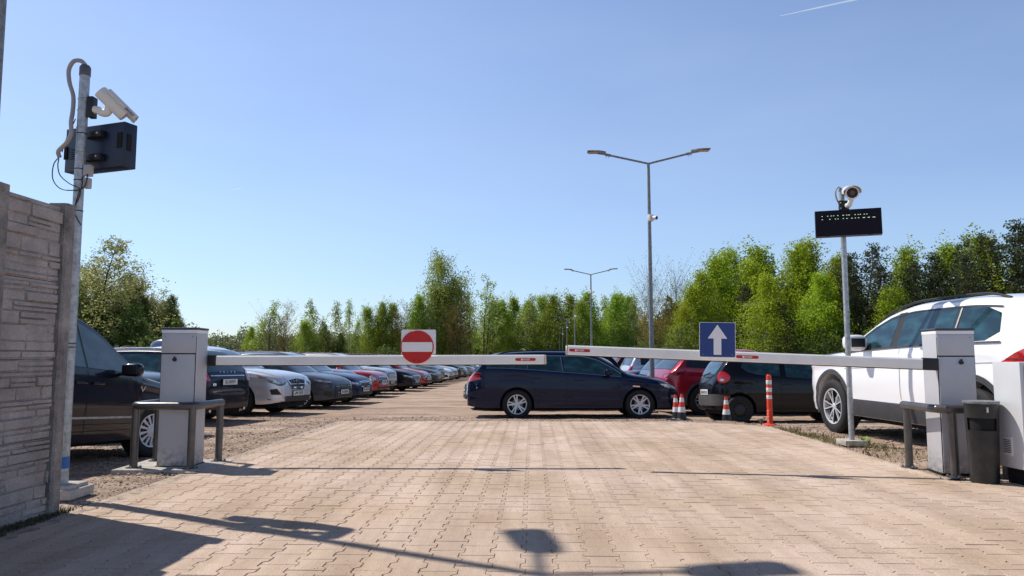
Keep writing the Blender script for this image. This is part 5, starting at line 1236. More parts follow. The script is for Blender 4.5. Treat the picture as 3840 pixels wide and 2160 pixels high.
lo.matrix_local = Matrix.Translation(c0 + dv * .245 + side * .0725 + upv * .026) @ Matrix((xx, yy_, nrm)).transposed().to_4x4()
# ---- LED display boxes
def display(label, c, yaw, w, h, d, back_to_us):
    t = thing('display_box', label, 'display', c, (R(0), 0, R(yaw)))
    b = MB(); b.box((0, 0, 0), (w, d, h), mat('display_black', (.003, .009, .034), .42, var=.3, vscale=6), bev=.004); b.build('housing', t)
    return t
ax5 = math.cos(R(5.24))
c = (-3.20, 5.63, 2.62); dl = display('black display box seen from behind, clamped to the left pole', c, -20, .60, .345, .12, True)
b = MB(); b.box((.26, -.062, .03), (.05, .006, .12), M_under); b.build('handle_recess', dl)
b = MB(); b.box((.302, -.012, .02), (.006, .04, .13), M_under); b.build('side_recess', dl)
b = MB()
for k in range(5): b.box((-.19, -.062, .0 - k * .018), (.09, .004, .006), M_under)
b.build('vent', dl)
b = MB(); b.box((.03, -.085, .09), (.17, .05, .05), M_black, bev=.004); b.build('mounting_bracket', dl); b = MB(); b.box((.03, -.085, -.09), (.17, .05, .05), M_black, bev=.004); b.build('mounting_bracket', dl)
b = MB()
for z in (.09, -.09): b.lathe([(0, .008), (.008, .006), (.009, 0)], M_galv, 10, Matrix.Translation((.085, -.111, z)) @ Matrix.Rotation(PI / 2, 4, 'X'))
b.build('bolt', dl)
b = MB(); b.box((-.292, -.03, -.02), (.03, .075, .10), M_under); b.build('corner_notch', dl)
PR = Vector((3.95, 8.72, 0))
t = thing('signal_pole', 'slim galvanised pole on a small concrete foot, carrying the right display', 'pole', PR)
b = MB(); b.tube([(0, 0, .04), (0, 0, 3.0)], .031, M_galv, 20); b.build('pole', t)
b = MB(); b.box((0, 0, .02), (.26, .26, .06), M_concl, bev=.01); b.build('foot', t)
b = MB(); b.lathe([(0, 3.012), (.033, 3.01), (.034, 2.98)], M_galvd, 16); b.build('cap', t)
b = MB(); b.tube(smooth_path([(.0, 0, 3.01), (-.04, -.01, 3.03), (-.075, -.01, 2.98), (-.07, -.01, 2.9), (-.04, -.02, 2.82)]), .010, mat('grey_conduit', (.33, .31, .30)), 8); b.build('conduit', t)
b = MB(); b.box((0.0, -.045, 2.79), (.115, .035, .14), M_black, bev=.004)
for sx in (-.045, .045):
    for sz in (2.765, 2.83): b.lathe([(0, .006), (.006, .005), (.007, 0)], M_signw, 8, Matrix.Translation((sx, -.063, sz)) @ Matrix.Rotation(PI / 2, 4, 'X'))
b.build('camera_bracket', t)
dr = display('black LED display board with rows of small green-white dots on the right pole', (3.955, 8.60, 2.575), 19.5, .745, .335, .09, False); dr.rotation_euler = (R(-4), 0, R(-19.5 + 0)); dr.scale = (.96, 1, .93)
b = MB(); b.box((0, -.047, 0), (.735, .004, .325), mat('led_panel', (.010, .008, .018), .6, bump=.6, bscale=260, spec=.2)); b.build('screen', dr)
b = MB(); M_led = mat('led_lit', (.8, .95, .8), .4, emit=(.60, 1.0, .55), estr=.75)
for (px, pz, w_) in [(397, 860, 20), (504, 853, 20), (572, 849, 22), (620, 845, 22), (699, 840, 22), (802, 833, 32), (868, 828, 22), (912, 826, 30), (1025, 818, 20), (1086, 815, 20), (1126, 811, 20), (1197, 808, 20), (1245, 803, 22),
                     (399, 931, 20), (545, 921, 24), (652, 915, 22), (702, 911, 22), (801, 905, 20), (869, 901, 24), (963, 895, 30), (1029, 889, 20), (1090, 885, 22), (1188, 880, 42), (1279, 874, 42), (1375, 869, 50)]:
    u = (px - 890) / 1262 * .745; zl = 745 - (px - 258) / 1264 * 85; v = .1675 - (pz - zl) / 560 * .335
    b.box((u, -.050, v), (w_ / 1262 * .745, .002, .0055), M_led)
b.build('lit_dots', dr, smooth=0)
b = MB(); b.box((-.24, -.03, -.170), (.05, .02, .004), M_black); b.box((.24, -.03, -.170), (.05, .02, .004), M_black); b.build('latch', dr)
cr = bullet_camera('white bullet camera facing forward above the right display board', PR + Vector((.04, -.16, 2.93)), 2, 14, 1.3)
cr.rotation_euler = (R(12), 0, R(-21))
b = MB(); b.tube(smooth_path([(-.05, .10, -.14), (-.04, .02, -.15), (-.02, -.02, -.13), (0, 0, -.06)]), .03, M_camw, 14); b.build('arm', cr)
# ---- street lamps
def lamp_proto():
    t = thing('street_lamp', 'nearest and tallest-looking street lamp of the row, left of the deep red SUV', 'street lamp', (0, 0, 0), group='double-armed street lamps in a row down the car park')
    b = MB(); H = 6.32; b.tube([(0, 0, -.1), (0, 0, H)], [.068, .036], M_galvd, 16); b.lathe([(.14, -.05), (.14, .02), (.07, .03)], M_galvd, 12); b.build('pole', t)
    for s_ in (1, -1):
        b = MB(); b.tube([(0, 0, H - .02), (s_ * 1.0, 0, H + .22)], .026, M_galvd, 10); b.tube([(s_ * .96, 0, H + .212), (s_ * 1.08, 0, H + .235), (s_ * 1.12, 0, H + .27)], .036, M_galvd, 10)
        b.box((s_ * 1.02, 0, H + .165), (.008, .008, .06), M_galvd); b.box((s_ * 1.08, 0, H + .175), (.008, .008, .06), M_galvd)
        b.build('bracket_arm', t)
        b = MB(); N = 12; vs = []
        for i in range(N + 1):
            u = i / N; x = s_ * (1.08 + .48 * u); z = H + .265 + .055 * math.sin(u * 1.7); w = .06 + .075 * math.sin(min(1, u * 2.2) * PI / 2); th = .055 * (1 - u) + .018
            vs += [(x, -w, z), (x, -w * .8, z + th * .6), (x, w * .8, z + th * .6), (x, w, z), (x, w * .85, z - th * .4), (x, -w * .85, z - th * .4)]
        fs = [(i * 6 + k, i * 6 + (k + 1) % 6, (i + 1) * 6 + (k + 1) % 6, (i + 1) * 6 + k) for i in range(N) for k in range(6)] + [tuple(range(6)), tuple(range(N * 6, N * 6 + 6))[::-1]]
        b.add(vs, fs, mat('luminaire_grey', (.20, .20, .20), .5)); lum = b.build('luminaire', t, smooth=45)
        b = MB(); b.box((s_ * 1.40, 0, H + .288), (.26, .17, .012), mat('luminaire_lens', (.35, .30, .26), .3)); b.build('lens', lum)
    return t
lp = lamp_proto()
lamp_lb = ['second street lamp of the row, slimmer, its arms over the tree tops', 'third street lamp of the row', 'fourth street lamp of the row', 'fifth street lamp of the row', 'sixth street lamp of the row', 'seventh street lamp of the row', 'eighth and farthest street lamp of the row']
for i in range(8):
    o = lp if i == 0 else copy_tree(lp)
    if i: o['label'] = lamp_lb[i - 1]
    Y = 18.6 + 24.3 * i; X = 2.66 + .0452 * Y; o.location = (X, Y, gh(X, Y)); o.rotation_euler = (0, 0, R(random.uniform(-2, 2) - 2.6))
    if i < 5: # little camera on the pole
        cz = 4.88 if i == 0 else 5.3
        c_ = thing('security_camera', ['small white camera strapped to the nearest street lamp post', 'small white camera on the second street lamp post', 'small white camera on the third street lamp post', 'small white camera on the fourth street lamp post', 'small white camera on the fifth street lamp post'][i], 'security camera', (X + .02, Y - .06, gh(X, Y) + cz), (0, 0, R(35)))
        b = MB(); b.box((0, .0, 0), (.14, .09, .17), M_camw, bev=.015); b.build('mount_box', c_)
        b = MB(); b.lathe([(0, -.02), (.045, -.02), (.05, .16), (.042, .165)], M_camw, 16, Matrix.Translation((.02, -.03, .0)) @ Matrix.Rotation(PI / 2 + .15, 4, 'X')); b.build('camera_body', c_)
        b = MB(); b.lathe([(.044, .160), (0, .158)], M_black, 16, Matrix.Translation((.02, -.03, .0)) @ Matrix.Rotation(PI / 2 + .15, 4, 'X')); b.build('lens', c_)
# corner lamp standing behind the concrete fence, just outside the picture; it throws the long shadow on the paving
t = thing('street_lamp', 'street lamp behind the concrete fence, throwing its long shadow over the paving', 'street lamp', (-4.36, 6.05, 0))
b = MB(); b.tube([(0, 0, 0), (0, 0, 6.6)], [.06, .036], M_galvd, 14); b.build('pole', t)
for az, ln in ((101, .73), (10, .84)):
    a = R(az); d = Vector((math.cos(a), math.sin(a), 0))
    b = MB(); b.tube([(0, 0, 6.58), tuple(d * (ln - .2) + Vector((0, 0, 6.72)))], .026, M_galvd, 10); b.build('bracket_arm', t)
    b = MB(); b.prism([(.27 * math.copysign(abs(math.cos(q)) ** .4, math.cos(q)), .115 * math.copysign(abs(math.sin(q)) ** .4, math.sin(q)) * (1 + .25 * math.cos(q))) for q in np.linspace(0, 2 * PI, 28)[:-1]], 'z', -.035, .035, MATS['luminaire_grey'], Matrix.Translation(d * ln + Vector((0, 0, 6.76))) @ Matrix.Rotation(a, 4, 'Z')); b.build('luminaire', t)
# ------------------------------------------------------------------ concrete fences
def near_fence():
    t = thing('concrete_fence', 'grey precast concrete fence of stone-patterned panels at the left edge', 'fence', (-3.05, 4.96, 0))
    o = Vector((-3.05, 4.96, 0)); posts = [4.96, 4.335, 2.28, .28, -1.78]
    fx = lambda y: -3.055 - (4.96 - y) * .045
    rnd = random.Random(9)
    for i, y in enumerate(posts):
        b = MB(); M = Matrix.Translation(Vector((fx(y), y, 0)) - o)
        prof = [(-.06, -.055), (.05, -.055), (.062, -.04), (.062, .04), (.05, .055), (-.06, .055)]
        b.prism(prof, 'z', -.1, 2.045 + (.0 if i == 1 else 0), mat('concrete_post', (.33, .30, .28), .95, var=.5, vscale=7, bump=1.0, bscale=90), M); b.build('post', t, smooth=0)
    for y1, y0 in zip(posts[:-1], posts[1:]):
        for k in range(4):
            z0 = -.02 + k * .51; z1 = z0 + .505; b = MB(); L = (y1 - y0) - .10; ym = (y1 + y0) / 2
            ang = math.atan2(fx(y1) - fx(y0), y1 - y0)
            M = Matrix.Translation(Vector((fx(ym), ym, 0)) - o) @ Matrix.Rotation(-ang, 4, 'Z')
            mm = MATS['concrete_panel'] if 'concrete_panel' in MATS else mat('concrete_panel', (.50, .445, .42), .95, col2=(.26, .225, .21), vscale=3.2, bump=1.0, bscale=55)
            b.box((0, 0, (z0 + z1) / 2), (.045, L, z1 - z0), mm, M)
            z = z0 + .004
            while z < z1 - .02:
                hh = min(rnd.choice((.028, .045, .06, .08, .10)), z1 - z - .004); yy = -L / 2 + .004
                while yy < L / 2 - .02:
                    ll = min(rnd.uniform(.10, .42), L / 2 - yy - .004); pr = rnd.uniform(.006, .024); sk = rnd.uniform(-.006, .006)
                    # split some stones in two courses
                    cs = [(z, hh)] if rnd.random() < .7 or hh < .05 else [(z, hh * .45), (z + hh * .48, hh * .5)]
                    for (zz, h_) in cs:
                        x0 = .022; x1 = x0 + pr; e = .005; pr2 = rnd.uniform(.004, .008)
                        vs = [(x0, yy, zz), (x0, yy + ll, zz + sk * .4), (x0, yy + ll, zz + h_ + sk * .4), (x0, yy, zz + h_)]
                        vs += [(x1, yy + e, zz + e), (x1 - pr2 * .4, yy + ll - e, zz + e + sk), (x1, yy + ll - e * 1.5, zz + h_ - e + sk * .5), (x1 - pr2, yy + e * 1.4, zz + h_ - e)]
                        b.add(vs, [(0, 1, 5, 4), (1, 2, 6, 5), (2, 3, 7, 6), (3, 0, 4, 7), (4, 5, 6, 7)], mm, M)
                    yy += ll + .003
                z += hh + .003
            b.build('panel', t, smooth=0)
near_fence()
def far_fence():
    t = thing('concrete_fence', 'long grey concrete fence with arched panels behind the left-hand cars', 'fence', (-18.4, 34, 0)); o = Vector((-18.4, 34, 0))
    mp = mat('far_concrete', (.30, .265, .24), .95, col2=(.18, .155, .14), vscale=1.4, bump=.6, bscale=20)
    y = 26.0; i = 0
    while y < 150:
        x = -19.8 + .0452 * y; z = gh(x, y); x2 = -19.8 + .0452 * (y + 2.06)
        b = MB(); b.box((x, y, z + 1.0), (.14, .12, 2.06), mp, Matrix.Translation(-o)); b.build('post', t, smooth=0)
        b = MB(); n = 8; ang = math.atan2(x2 - x, 2.06)
        pl = [(-.97, 0), (.97, 0)] + [(.97 - 1.94 * k / n, 1.86 + .15 * math.sin(PI * k / n)) for k in range(n + 1)]
        b.prism(pl, 'x', -.03, .03, mp, Matrix.Translation(Vector(((x + x2) / 2, y + 1.03, z)) - o) @ Matrix.Rotation(-ang, 4, 'Z')); b.build('panel', t, smooth=0)
        y += 2.06; i += 1
far_fence()
# ------------------------------------------------------------------ trees
def leaf_material(name, dark, mid, light, trans=0.35):
    m = bpy.data.materials.new(name); m.use_nodes = True; nt = m.node_tree; N = nt.nodes; L = nt.links
    for n in list(N): N.remove(n)
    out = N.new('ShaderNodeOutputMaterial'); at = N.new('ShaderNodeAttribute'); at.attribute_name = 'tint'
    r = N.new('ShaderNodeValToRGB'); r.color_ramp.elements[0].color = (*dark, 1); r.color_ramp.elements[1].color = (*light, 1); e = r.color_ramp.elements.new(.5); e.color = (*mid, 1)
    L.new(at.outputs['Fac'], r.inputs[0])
    oi = N.new('ShaderNodeObjectInfo'); hs = N.new('ShaderNodeHueSaturation'); mr = N.new('ShaderNodeMapRange'); mr.inputs[3].default_value = .485; mr.inputs[4].default_value = .515
    L.new(oi.outputs['Random'], mr.inputs[0]); L.new(mr.outputs[0], hs.inputs['Hue']); m2 = N.new('ShaderNodeMapRange'); m2.inputs[3].default_value = .8; m2.inputs[4].default_value = 1.2
    L.new(oi.outputs['Random'], m2.inputs[0]); L.new(m2.outputs[0], hs.inputs['Value']); L.new(r.outputs[0], hs.inputs['Color'])
    d = N.new('ShaderNodeBsdfDiffuse'); t = N.new('ShaderNodeBsdfTranslucent'); mx = N.new('ShaderNodeMixShader'); mx.inputs[0].default_value = trans
    L.new(hs.outputs[0], d.inputs[0]); L.new(hs.outputs[0], t.inputs[0]); L.new(d.outputs[0], mx.inputs[1]); L.new(t.outputs[0], mx.inputs[2]); L.new(mx.outputs[0], out.inputs[0])
    return m
LM_birch = leaf_material('birch_leaves', (.11, .145, .02), (.25, .345, .045), (.44, .56, .075), .52)
LM_bright = leaf_material('fresh_birch_leaves', (.10, .135, .014), (.28, .375, .028), (.50, .61, .06), .54)
LM_soft = leaf_material('hanging_birch_leaves', (.12, .15, .035), (.26, .32, .07), (.42, .49, .13), .5)
LM_pale = leaf_material('pale_willow_leaves', (.13, .14, .045), (.29, .30, .10), (.47, .47, .21), .5)
LM_dark = leaf_material('alder_leaves', (.045, .07, .022), (.11, .155, .045), (.22, .29, .085), .45)
LM_pine = leaf_material('pine_needles', (.025, .035, .022), (.06, .08, .045), (.12, .145, .085), .25)
LM_brown = leaf_material('bronze_leaves', (.10, .07, .03), (.22, .16, .055), (.34, .27, .09), .4)
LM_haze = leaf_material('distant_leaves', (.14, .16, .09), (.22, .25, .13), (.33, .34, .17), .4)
M_bark_w = mat('birch_bark', (.62, .60, .56), .9, col2=(.20, .18, .17), vscale=9)
M_bark_d = mat('dark_bark', (.06, .048, .038), .95, var=.4, vscale=8)
M_bark_p = mat('pine_bark', (.13, .075, .045), .95, var=.4, vscale=8)
def leaf_mesh(name, C, S, T, m, up=0.0, asp=1.7):
    n = len(C); a = RNG.normal(size=(n, 3)); a[:, 2] += up * np.sign(RNG.random(n) - .5); a /= np.linalg.norm(a, axis=1)[:, None]
    b = np.cross(a, RNG.normal(size=(n, 3))); b /= np.linalg.norm(b, axis=1)[:, None]
    S = S[:, None]; V = np.stack([C - a * S * asp / 2, C - b * S / 2, C + a * S * asp / 2, C + b * S / 2], 1).reshape(-1, 3)
    me = bpy.data.meshes.new(name); me.vertices.add(4 * n); me.vertices.foreach_set('co', V.astype(np.float32).ravel())
    me.loops.add(4 * n); me.loops.foreach_set('vertex_index', np.arange(4 * n, dtype=np.int32)); me.polygons.add(n); me.polygons.foreach_set('loop_start', np.arange(0, 4 * n, 4, dtype=np.int32))
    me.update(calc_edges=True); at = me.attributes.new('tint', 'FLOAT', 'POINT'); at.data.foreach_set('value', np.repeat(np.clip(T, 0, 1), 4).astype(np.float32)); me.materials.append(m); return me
def make_tree(kind, H, seed, leafm, barkm, n_br=90, per=95, Rr=.2, t0=.2, rise=.5, droop=.35, spread=.035, leaf=.15, env='birch', stems=1, hang=.08, thin=0.0, twig=True):
    rnd = random.Random(seed); rg = np.random.default_rng(seed); b = MB(); C = []; S = []; T = []
    for st in range(stems):
        ox, oy = (0, 0) if stems == 1 else (rnd.gauss(0, .05 * H), rnd.gauss(0, .05 * H)); Hs = H * (1 if st == 0 else rnd.uniform(.7, .97))
        lean = Vector((rnd.gauss(0, .035), rnd.gauss(0, .035), 0)) * Hs
        if stems > 1: lean += Vector((ox, oy, 0)) * 1.2
        wob = [rnd.uniform(-.02, .02) * Hs for _ in range(4)]
        def tp(t): return Vector((ox + lean.x * t * t + wob[0] * math.sin(t * 5 + 1) * t + wob[1] * math.sin(t * 9) * t, oy + lean.y * t * t + wob[2] * math.sin(t * 6) * t, Hs * t))
        r0 = (.011 if stems > 1 else .013) * Hs
        b.tube([tp(i / 12) for i in range(13)], [max(.012, r0 * (1 - i / 12.6) ** .9) for i in range(13)], barkm, 7, cap=False)
        nb = n_br // stems
        for k in range(nb):
            t = t0 + (1 - t0) * ((k + rnd.random()) / nb) ** (.85); t = min(t, .995); s = (t - t0) / (1 - t0)
            if env == 'birch': rad = Rr * (math.sin(PI * min(1, s * .93 + .07) ** .62)) ** .8 * (1.08 - .5 * s)
            elif env == 'round': rad = Rr * math.sqrt(max(.0, 1 - (2 * s - .85) ** 2 / 1.5))
            elif env == 'pine': rad = Rr * (1.05 - s) ** .7 * (.45 + .55 * rnd.random())
            else: rad = Rr * (1 - s * .7)
            rad = max(rad, .02) * Hs * rnd.choice((.55, .8, .95, 1.05, 1.22)); az = rnd.uniform(0, 2 * PI) if env != 'pine' else k * 2.4 + rnd.gauss(0, .4)
            p0 = tp(t); dr = Vector((math.cos(az), math.sin(az), 0)); rs = rise * rnd.uniform(.6, 1.3); dp = droop * rnd.uniform(.5, 1.4)
            P = [p0 + dr * rad * q + Vector((0, 0, rad * (rs * q - dp * q * q))) for q in (0, .25, .5, .75, 1)]
            if twig: b.tube(P, [max(.007, r0 * .30 * (1 - t * .6) * (1 - q * .85)) for q in (0, .25, .5, .75, 1)], barkm, 4, cap=False)
            m = int(per * rnd.uniform(.5, 1.4) * (.35 + .65 * min(1, rad / (Rr * Hs) + .1)))
            if m < 2: continue
            q = rg.uniform(.22, 1.08, m) ** .8; base = np.array([[p.x, p.y, p.z] for p in P]); idx = np.clip(q * 4, 0, 3.999); i0 = idx.astype(int); fr = (idx - i0)[:, None]
            pos = base[i0] * (1 - fr) + base[np.minimum(i0 + 1, 4)] * fr
            # sub-clusters along the branch
            nc = max(2, m // 14); cc = rg.integers(0, nc, m); off = rg.normal(size=(nc, 3)) * spread * H; pos = pos + off[cc] + rg.normal(size=(m, 3)) * spread * H * .42
            if hang: hg = rg.random(m); pos[:, 2] -= hg * hang * H * (.3 + .7 * q); pos[:, :2] += rg.normal(size=(m, 2)) * .004 * H
            keep = pos[:, 2] > .04 * H; pos = pos[keep]; q = q[keep]; m = len(pos); ct = rnd.gauss(0, .13)
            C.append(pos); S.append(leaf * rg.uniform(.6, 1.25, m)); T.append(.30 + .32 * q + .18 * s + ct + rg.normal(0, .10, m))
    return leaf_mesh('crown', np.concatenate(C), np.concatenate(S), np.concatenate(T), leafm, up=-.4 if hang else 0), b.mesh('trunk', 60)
PROT = {}
def proto(key, *a, **k): PROT[key] = make_tree(key, *a, **k)
proto('birch_a', 12, 1, LM_birch, M_bark_w, n_br=150, per=130, Rr=.27, t0=.16, leaf=.13, hang=.085)
proto('birch_b', 12, 2, LM_birch, M_bark_w, n_br=130, per=120, Rr=.24, t0=.22, leaf=.13, hang=.08)
proto('birch_c', 12, 3, LM_soft, M_bark_w, n_br=95, per=80, Rr=.20, t0=.16, leaf=.15, hang=.07, stems=2)
proto('bright_a', 12, 4, LM_bright, M_bark_w, n_br=190, per=150, Rr=.28, t0=.06, leaf=.115, hang=.07)
proto('bright_b', 12, 5, LM_bright, M_bark_w, n_br=170, per=140, Rr=.25, t0=.10, leaf=.112, hang=.07)
proto('big', 16, 6, LM_soft, M_bark_d, n_br=300, per=150, Rr=.30, t0=.12, env='round', leaf=.17, hang=.10, stems=3, rise=.75, droop=.4, spread=.03)
proto('thin', 12, 7, LM_soft, M_bark_d, n_br=80, per=45, Rr=.20, t0=.18, leaf=.15, hang=.02, rise=1.1, droop=.15, stems=2)
proto('alder_a', 9, 8, LM_pale, M_bark_d, n_br=280, per=170, Rr=.31, t0=.03, env='birch', spread=.024, leaf=.075, hang=.02, rise=1.0, droop=.2, stems=4)
proto('alder_b', 9, 9, LM_dark, M_bark_d, n_br=240, per=170, Rr=.28, t0=.03, env='birch', spread=.026, leaf=.085, hang=.02, rise=.8, droop=.3, stems=3)
proto('wispy', 10, 10, LM_pale, M_bark_d, n_br=90, per=26, Rr=.19, t0=.2, env='birch', leaf=.10, hang=.0, rise=1.5, droop=.2, stems=2)
proto('pine_a', 14, 11, LM_pine, M_bark_p, n_br=75, per=120, Rr=.27, t0=.14, env='pine', leaf=.15, hang=.0, rise=.35, droop=.05, spread=.022)
proto('pine_b', 14, 12, LM_pine, M_bark_p, n_br=60, per=120, Rr=.31, t0=.22, env='pine', leaf=.14, hang=.0, rise=.5, droop=.05, spread=.02)
proto('bronze', 12, 13, LM_brown, M_bark_d, n_br=150, per=50, Rr=.34, t0=.14, env='round', leaf=.13, hang=.0, rise=1.0, droop=.2, stems=3)
proto('bare', 12, 14, LM_brown, M_bark_d, n_br=190, per=12, Rr=.36, t0=.16, env='round', leaf=.10, hang=.0, rise=1.2, droop=.15, stems=4)
proto('shrub', 3, 15, LM_dark, M_bark_d, n_br=70, per=110, Rr=.55, t0=.02, env='round', leaf=.10, hang=.0, rise=1.0, droop=.3, stems=4)
NAME = dict(birch_a='birch_tree', birch_b='birch_tree', birch_c='birch_tree', bright_a='birch_tree', bright_b='birch_tree', big='weeping_birch_tree', thin='young_tree', alder_a='willow_tree', alder_b='alder_tree', wispy='young_tree', pine_a='pine_tree', pine_b='pine_tree', bronze='oak_tree', bare='bare_tree', shrub='shrub')
PH = dict(birch_a=12, birch_b=12, birch_c=12, bright_a=12, bright_b=12, big=16, thin=12, alder_a=9, alder_b=9, wispy=10, pine_a=14, pine_b=14, bronze=12, bare=12, shrub=3)
def plant_tree(key, xd, topd, Y, label, group=None, wid=1.0, cat='tree'):
    """xd, topd: bearing and height angle read off the photo (2576-px wide view); Y: distance ahead"""
    v = (724.5 - topd) / 1860; p = R(5.24); dy = math.cos(p) - v * math.sin(p); dz = math.sin(p) + v * math.cos(p); X = Y * ((xd - 1288) / 1860) / dy; Zt = CAM_H + Y * dz / dy
    z0 = gh(X, Y) - .1; h = Zt - z0; s = h / PH[key] * .99
    t = thing(NAME[key], label, cat, (X, Y, z0), (0, 0, random.uniform(0, 6.28)), group); t.scale = (s * wid, s * wid, s)
    cr, tr = PROT[key]; put('crown', cr, t); put('trunk', tr, t); return t
T_ = plant_tree
GLc = 'bushy trees behind the far fence at the left'
T_('alder_a', 222, 618, 44, 'tall pale olive willow rising right beside the left pole', GLc, 1.5)
T_('alder_a', 290, 660, 46, 'pale olive willow second from the left pole', GLc, 1.35)
T_('alder_a', 150, 640, 50, 'olive willow mostly hidden behind the concrete fence post', GLc, 1.2)
T_('wispy', 345, 705, 47, 'thin upright tree with sparse pale leaves, left of the bare-topped one', GLc, .9)
T_('wispy', 393, 686, 50, 'thin bare-topped tree sticking out of the left cluster', GLc, .9)
T_('alder_b', 262, 735, 43, 'dark green alder in the lower left of the cluster', GLc, 1.15)
T_('alder_b', 320, 765, 42, 'dark green alder in the middle of the left cluster', GLc, 1.25)
T_('alder_b', 372, 748, 46, 'dark green alder below the thin bare-topped tree', GLc, 1.1)
T_('alder_a', 395, 735, 50, 'olive willow behind the thin bare-topped tree', GLc, 1.1)
T_('alder_a', 335, 705, 49, 'olive willow in the middle of the left cluster', GLc, 1.1)
T_('alder_b', 422, 742, 47, 'dark green alder at the right end of the left cluster', GLc, .75)
T_('alder_b', 440, 800, 46, 'small dark alder at the foot of the left cluster', GLc, .8)
T_('alder_b', 210, 770, 42, 'dark low alder right beside the left pole', GLc, 1.2)
GM = 'trees standing apart behind the middle of the far fence'
T_('birch_c', 655, 757, 95, 'grey-green birch, left one of the lone pair behind the left barrier arm', GM, 1.1)
T_('bare', 688, 790, 92, 'half-bare crooked tree between the lone birch and the bronze-leaved tree', GM, .8)
T_('bronze', 712, 775, 96, 'bronze-leaved open tree right of the lone grey-green birch', GM, .62)
T_('birch_a', 628, 820, 97, 'low yellow-green birch at the left of the lone pair', GM, .9)
T_('birch_c', 797, 752, 100, 'green birch with a double tip right of the bronze-leaved tree', GM, 1.05)
T_('birch_c', 833, 757, 100, 'green birch close beside the double-tipped one', GM, 1.0)
T_('birch_b', 775, 805, 98, 'low green birch at the foot of the double-tipped birch', GM, 1.2)
T_('alder_b', 862, 838, 100, 'small dark tree between the green birches and the slender birch', GM, .9)
T_('birch_c', 887, 756, 105, 'slender lone birch with sky on both sides', GM, .78)
GC = 'birches left of the big weeping birch'
for xd, tp, k, lb, w in [(935, 768, 'birch_b', 'birch first of the grove left of the no-entry sign', .95), (955, 757, 'birch_a', 'birch second of the grove left of the no-entry sign', .85), (990, 758, 'birch_b', 'birch third of the grove left of the no-entry sign', .9), (1022, 772, 'bronze', 'bronze-tinged tree right above the no-entry sign', .7), (1045, 738, 'birch_a', 'birch at the left flank of the big weeping birch', .9), (1070, 720, 'birch_c', 'loose birch leaning on the left of the big weeping birch', .9)]: T_(k, xd, tp, 108, lb, GC, w)
T_('big', 1120, 650, 112, 'big weeping birch, tallest tree of the middle, above the no-entry sign', None, .78)
T_('bronze', 1160, 780, 106, 'bronze tree at the foot of the big weeping birch', None, .8)
T_('thin', 1212, 697, 118, 'tall thin tree just right of the big weeping birch', None, .95)
T_('thin', 1190, 740, 116, 'shorter thin tree between the big weeping birch and the tall thin tree', None, .9)
GR = 'long row of birches behind the middle of the car park'
names = ['first', 'second', 'third', 'fourth', 'fifth', 'sixth', 'seventh', 'eighth', 'ninth', 'tenth', 'eleventh', 'twelfth', 'thirteenth', 'fourteenth', 'fifteenth', 'sixteenth']
for i, (xd, tp) in enumerate([(1238, 755), (1262, 752), (1290, 745), (1308, 742), (1335, 752), (1358, 740), (1385, 738), (1410, 748), (1437, 738), (1462, 752), (1487, 732), (1512, 742), (1538, 738), (1560, 734), (1580, 740), (1597, 745)]):
    T_(('birch_a', 'birch_b', 'birch_a', 'birch_c')[i % 4], xd, tp, 150 + (i % 3) * 5, names[i] + ' birch from the left in the long middle row', GR, 1.0)
T_('bare', 1640, 690, 90, 'bare brown tree just left of the nearest lamp post', None, .62)
T_('bare', 1690, 688, 92, 'bare brown tree just right of the nearest lamp post', None, .66)
T_('bronze', 1645, 765, 86, 'bronze-leaved tree behind the nearest lamp post', None, .72)
T_('bronze', 1700, 770, 88, 'bronze-leaved tree right of the nearest lamp post', None, .7)
GF = 'fresh green birches at the edge of the right-hand wood'
for i, (xd, tp, Y, k, lb) in enumerate([(1722, 770, 82, 'bright_b', 'low fresh green birch at the left end of the right-hand wood'), (1745, 715, 86, 'bright_a', 'fresh green birch behind the low one at the left end of the wood'), (1778, 680, 88, 'bright_b', 'fresh green birch left of the blue arrow sign'), (1805, 640, 92, 'bright_a', 'fresh green birch rising straight above the blue arrow sign'),
      (1850, 622, 95, 'bright_b', 'tall fresh green birch to the right of the one above the arrow sign'), (1882, 660, 90, 'bright_a', 'fresh green birch in a gap before the two tallest'), (1912, 616, 97, 'birch_a', 'tall darker birch left of the gap of sky'), (1924, 690, 80, 'bright_b', 'brightest yellow-green birch standing in front of the wood'),
      (1938, 655, 94, 'birch_b', 'darker birch at the left of the sky gap'), (2000, 618, 92, 'bright_a', 'fresh green birch at the right of the sky gap'), (2028, 598, 94, 'bright_b', 'tallest fresh green birch left of the display board'), (2060, 690, 86, 'bright_a', 'fresh green birch below and left of the display pole'),
      (2092, 640, 88, 'bright_b', 'fresh green birch directly left of the display pole'), (2120, 655, 90, 'bright_a', 'fresh green birch behind the display pole'), (2262, 617, 88, 'birch_a', 'lone green birch between the dark pines on the right'), (2235, 720, 80, 'bright_b', 'lower green birch below the lone birch among the pines'),
      (2375, 605, 86, 'birch_b', 'green birch beside the second pine group'), (2470, 588, 84, 'birch_a', 'green birch left of the tallest pine at the right edge')]): T_(k, xd, tp, Y, lb, GF, random.uniform(.98, 1.28))
GP = 'dark pines in the right-hand wood'
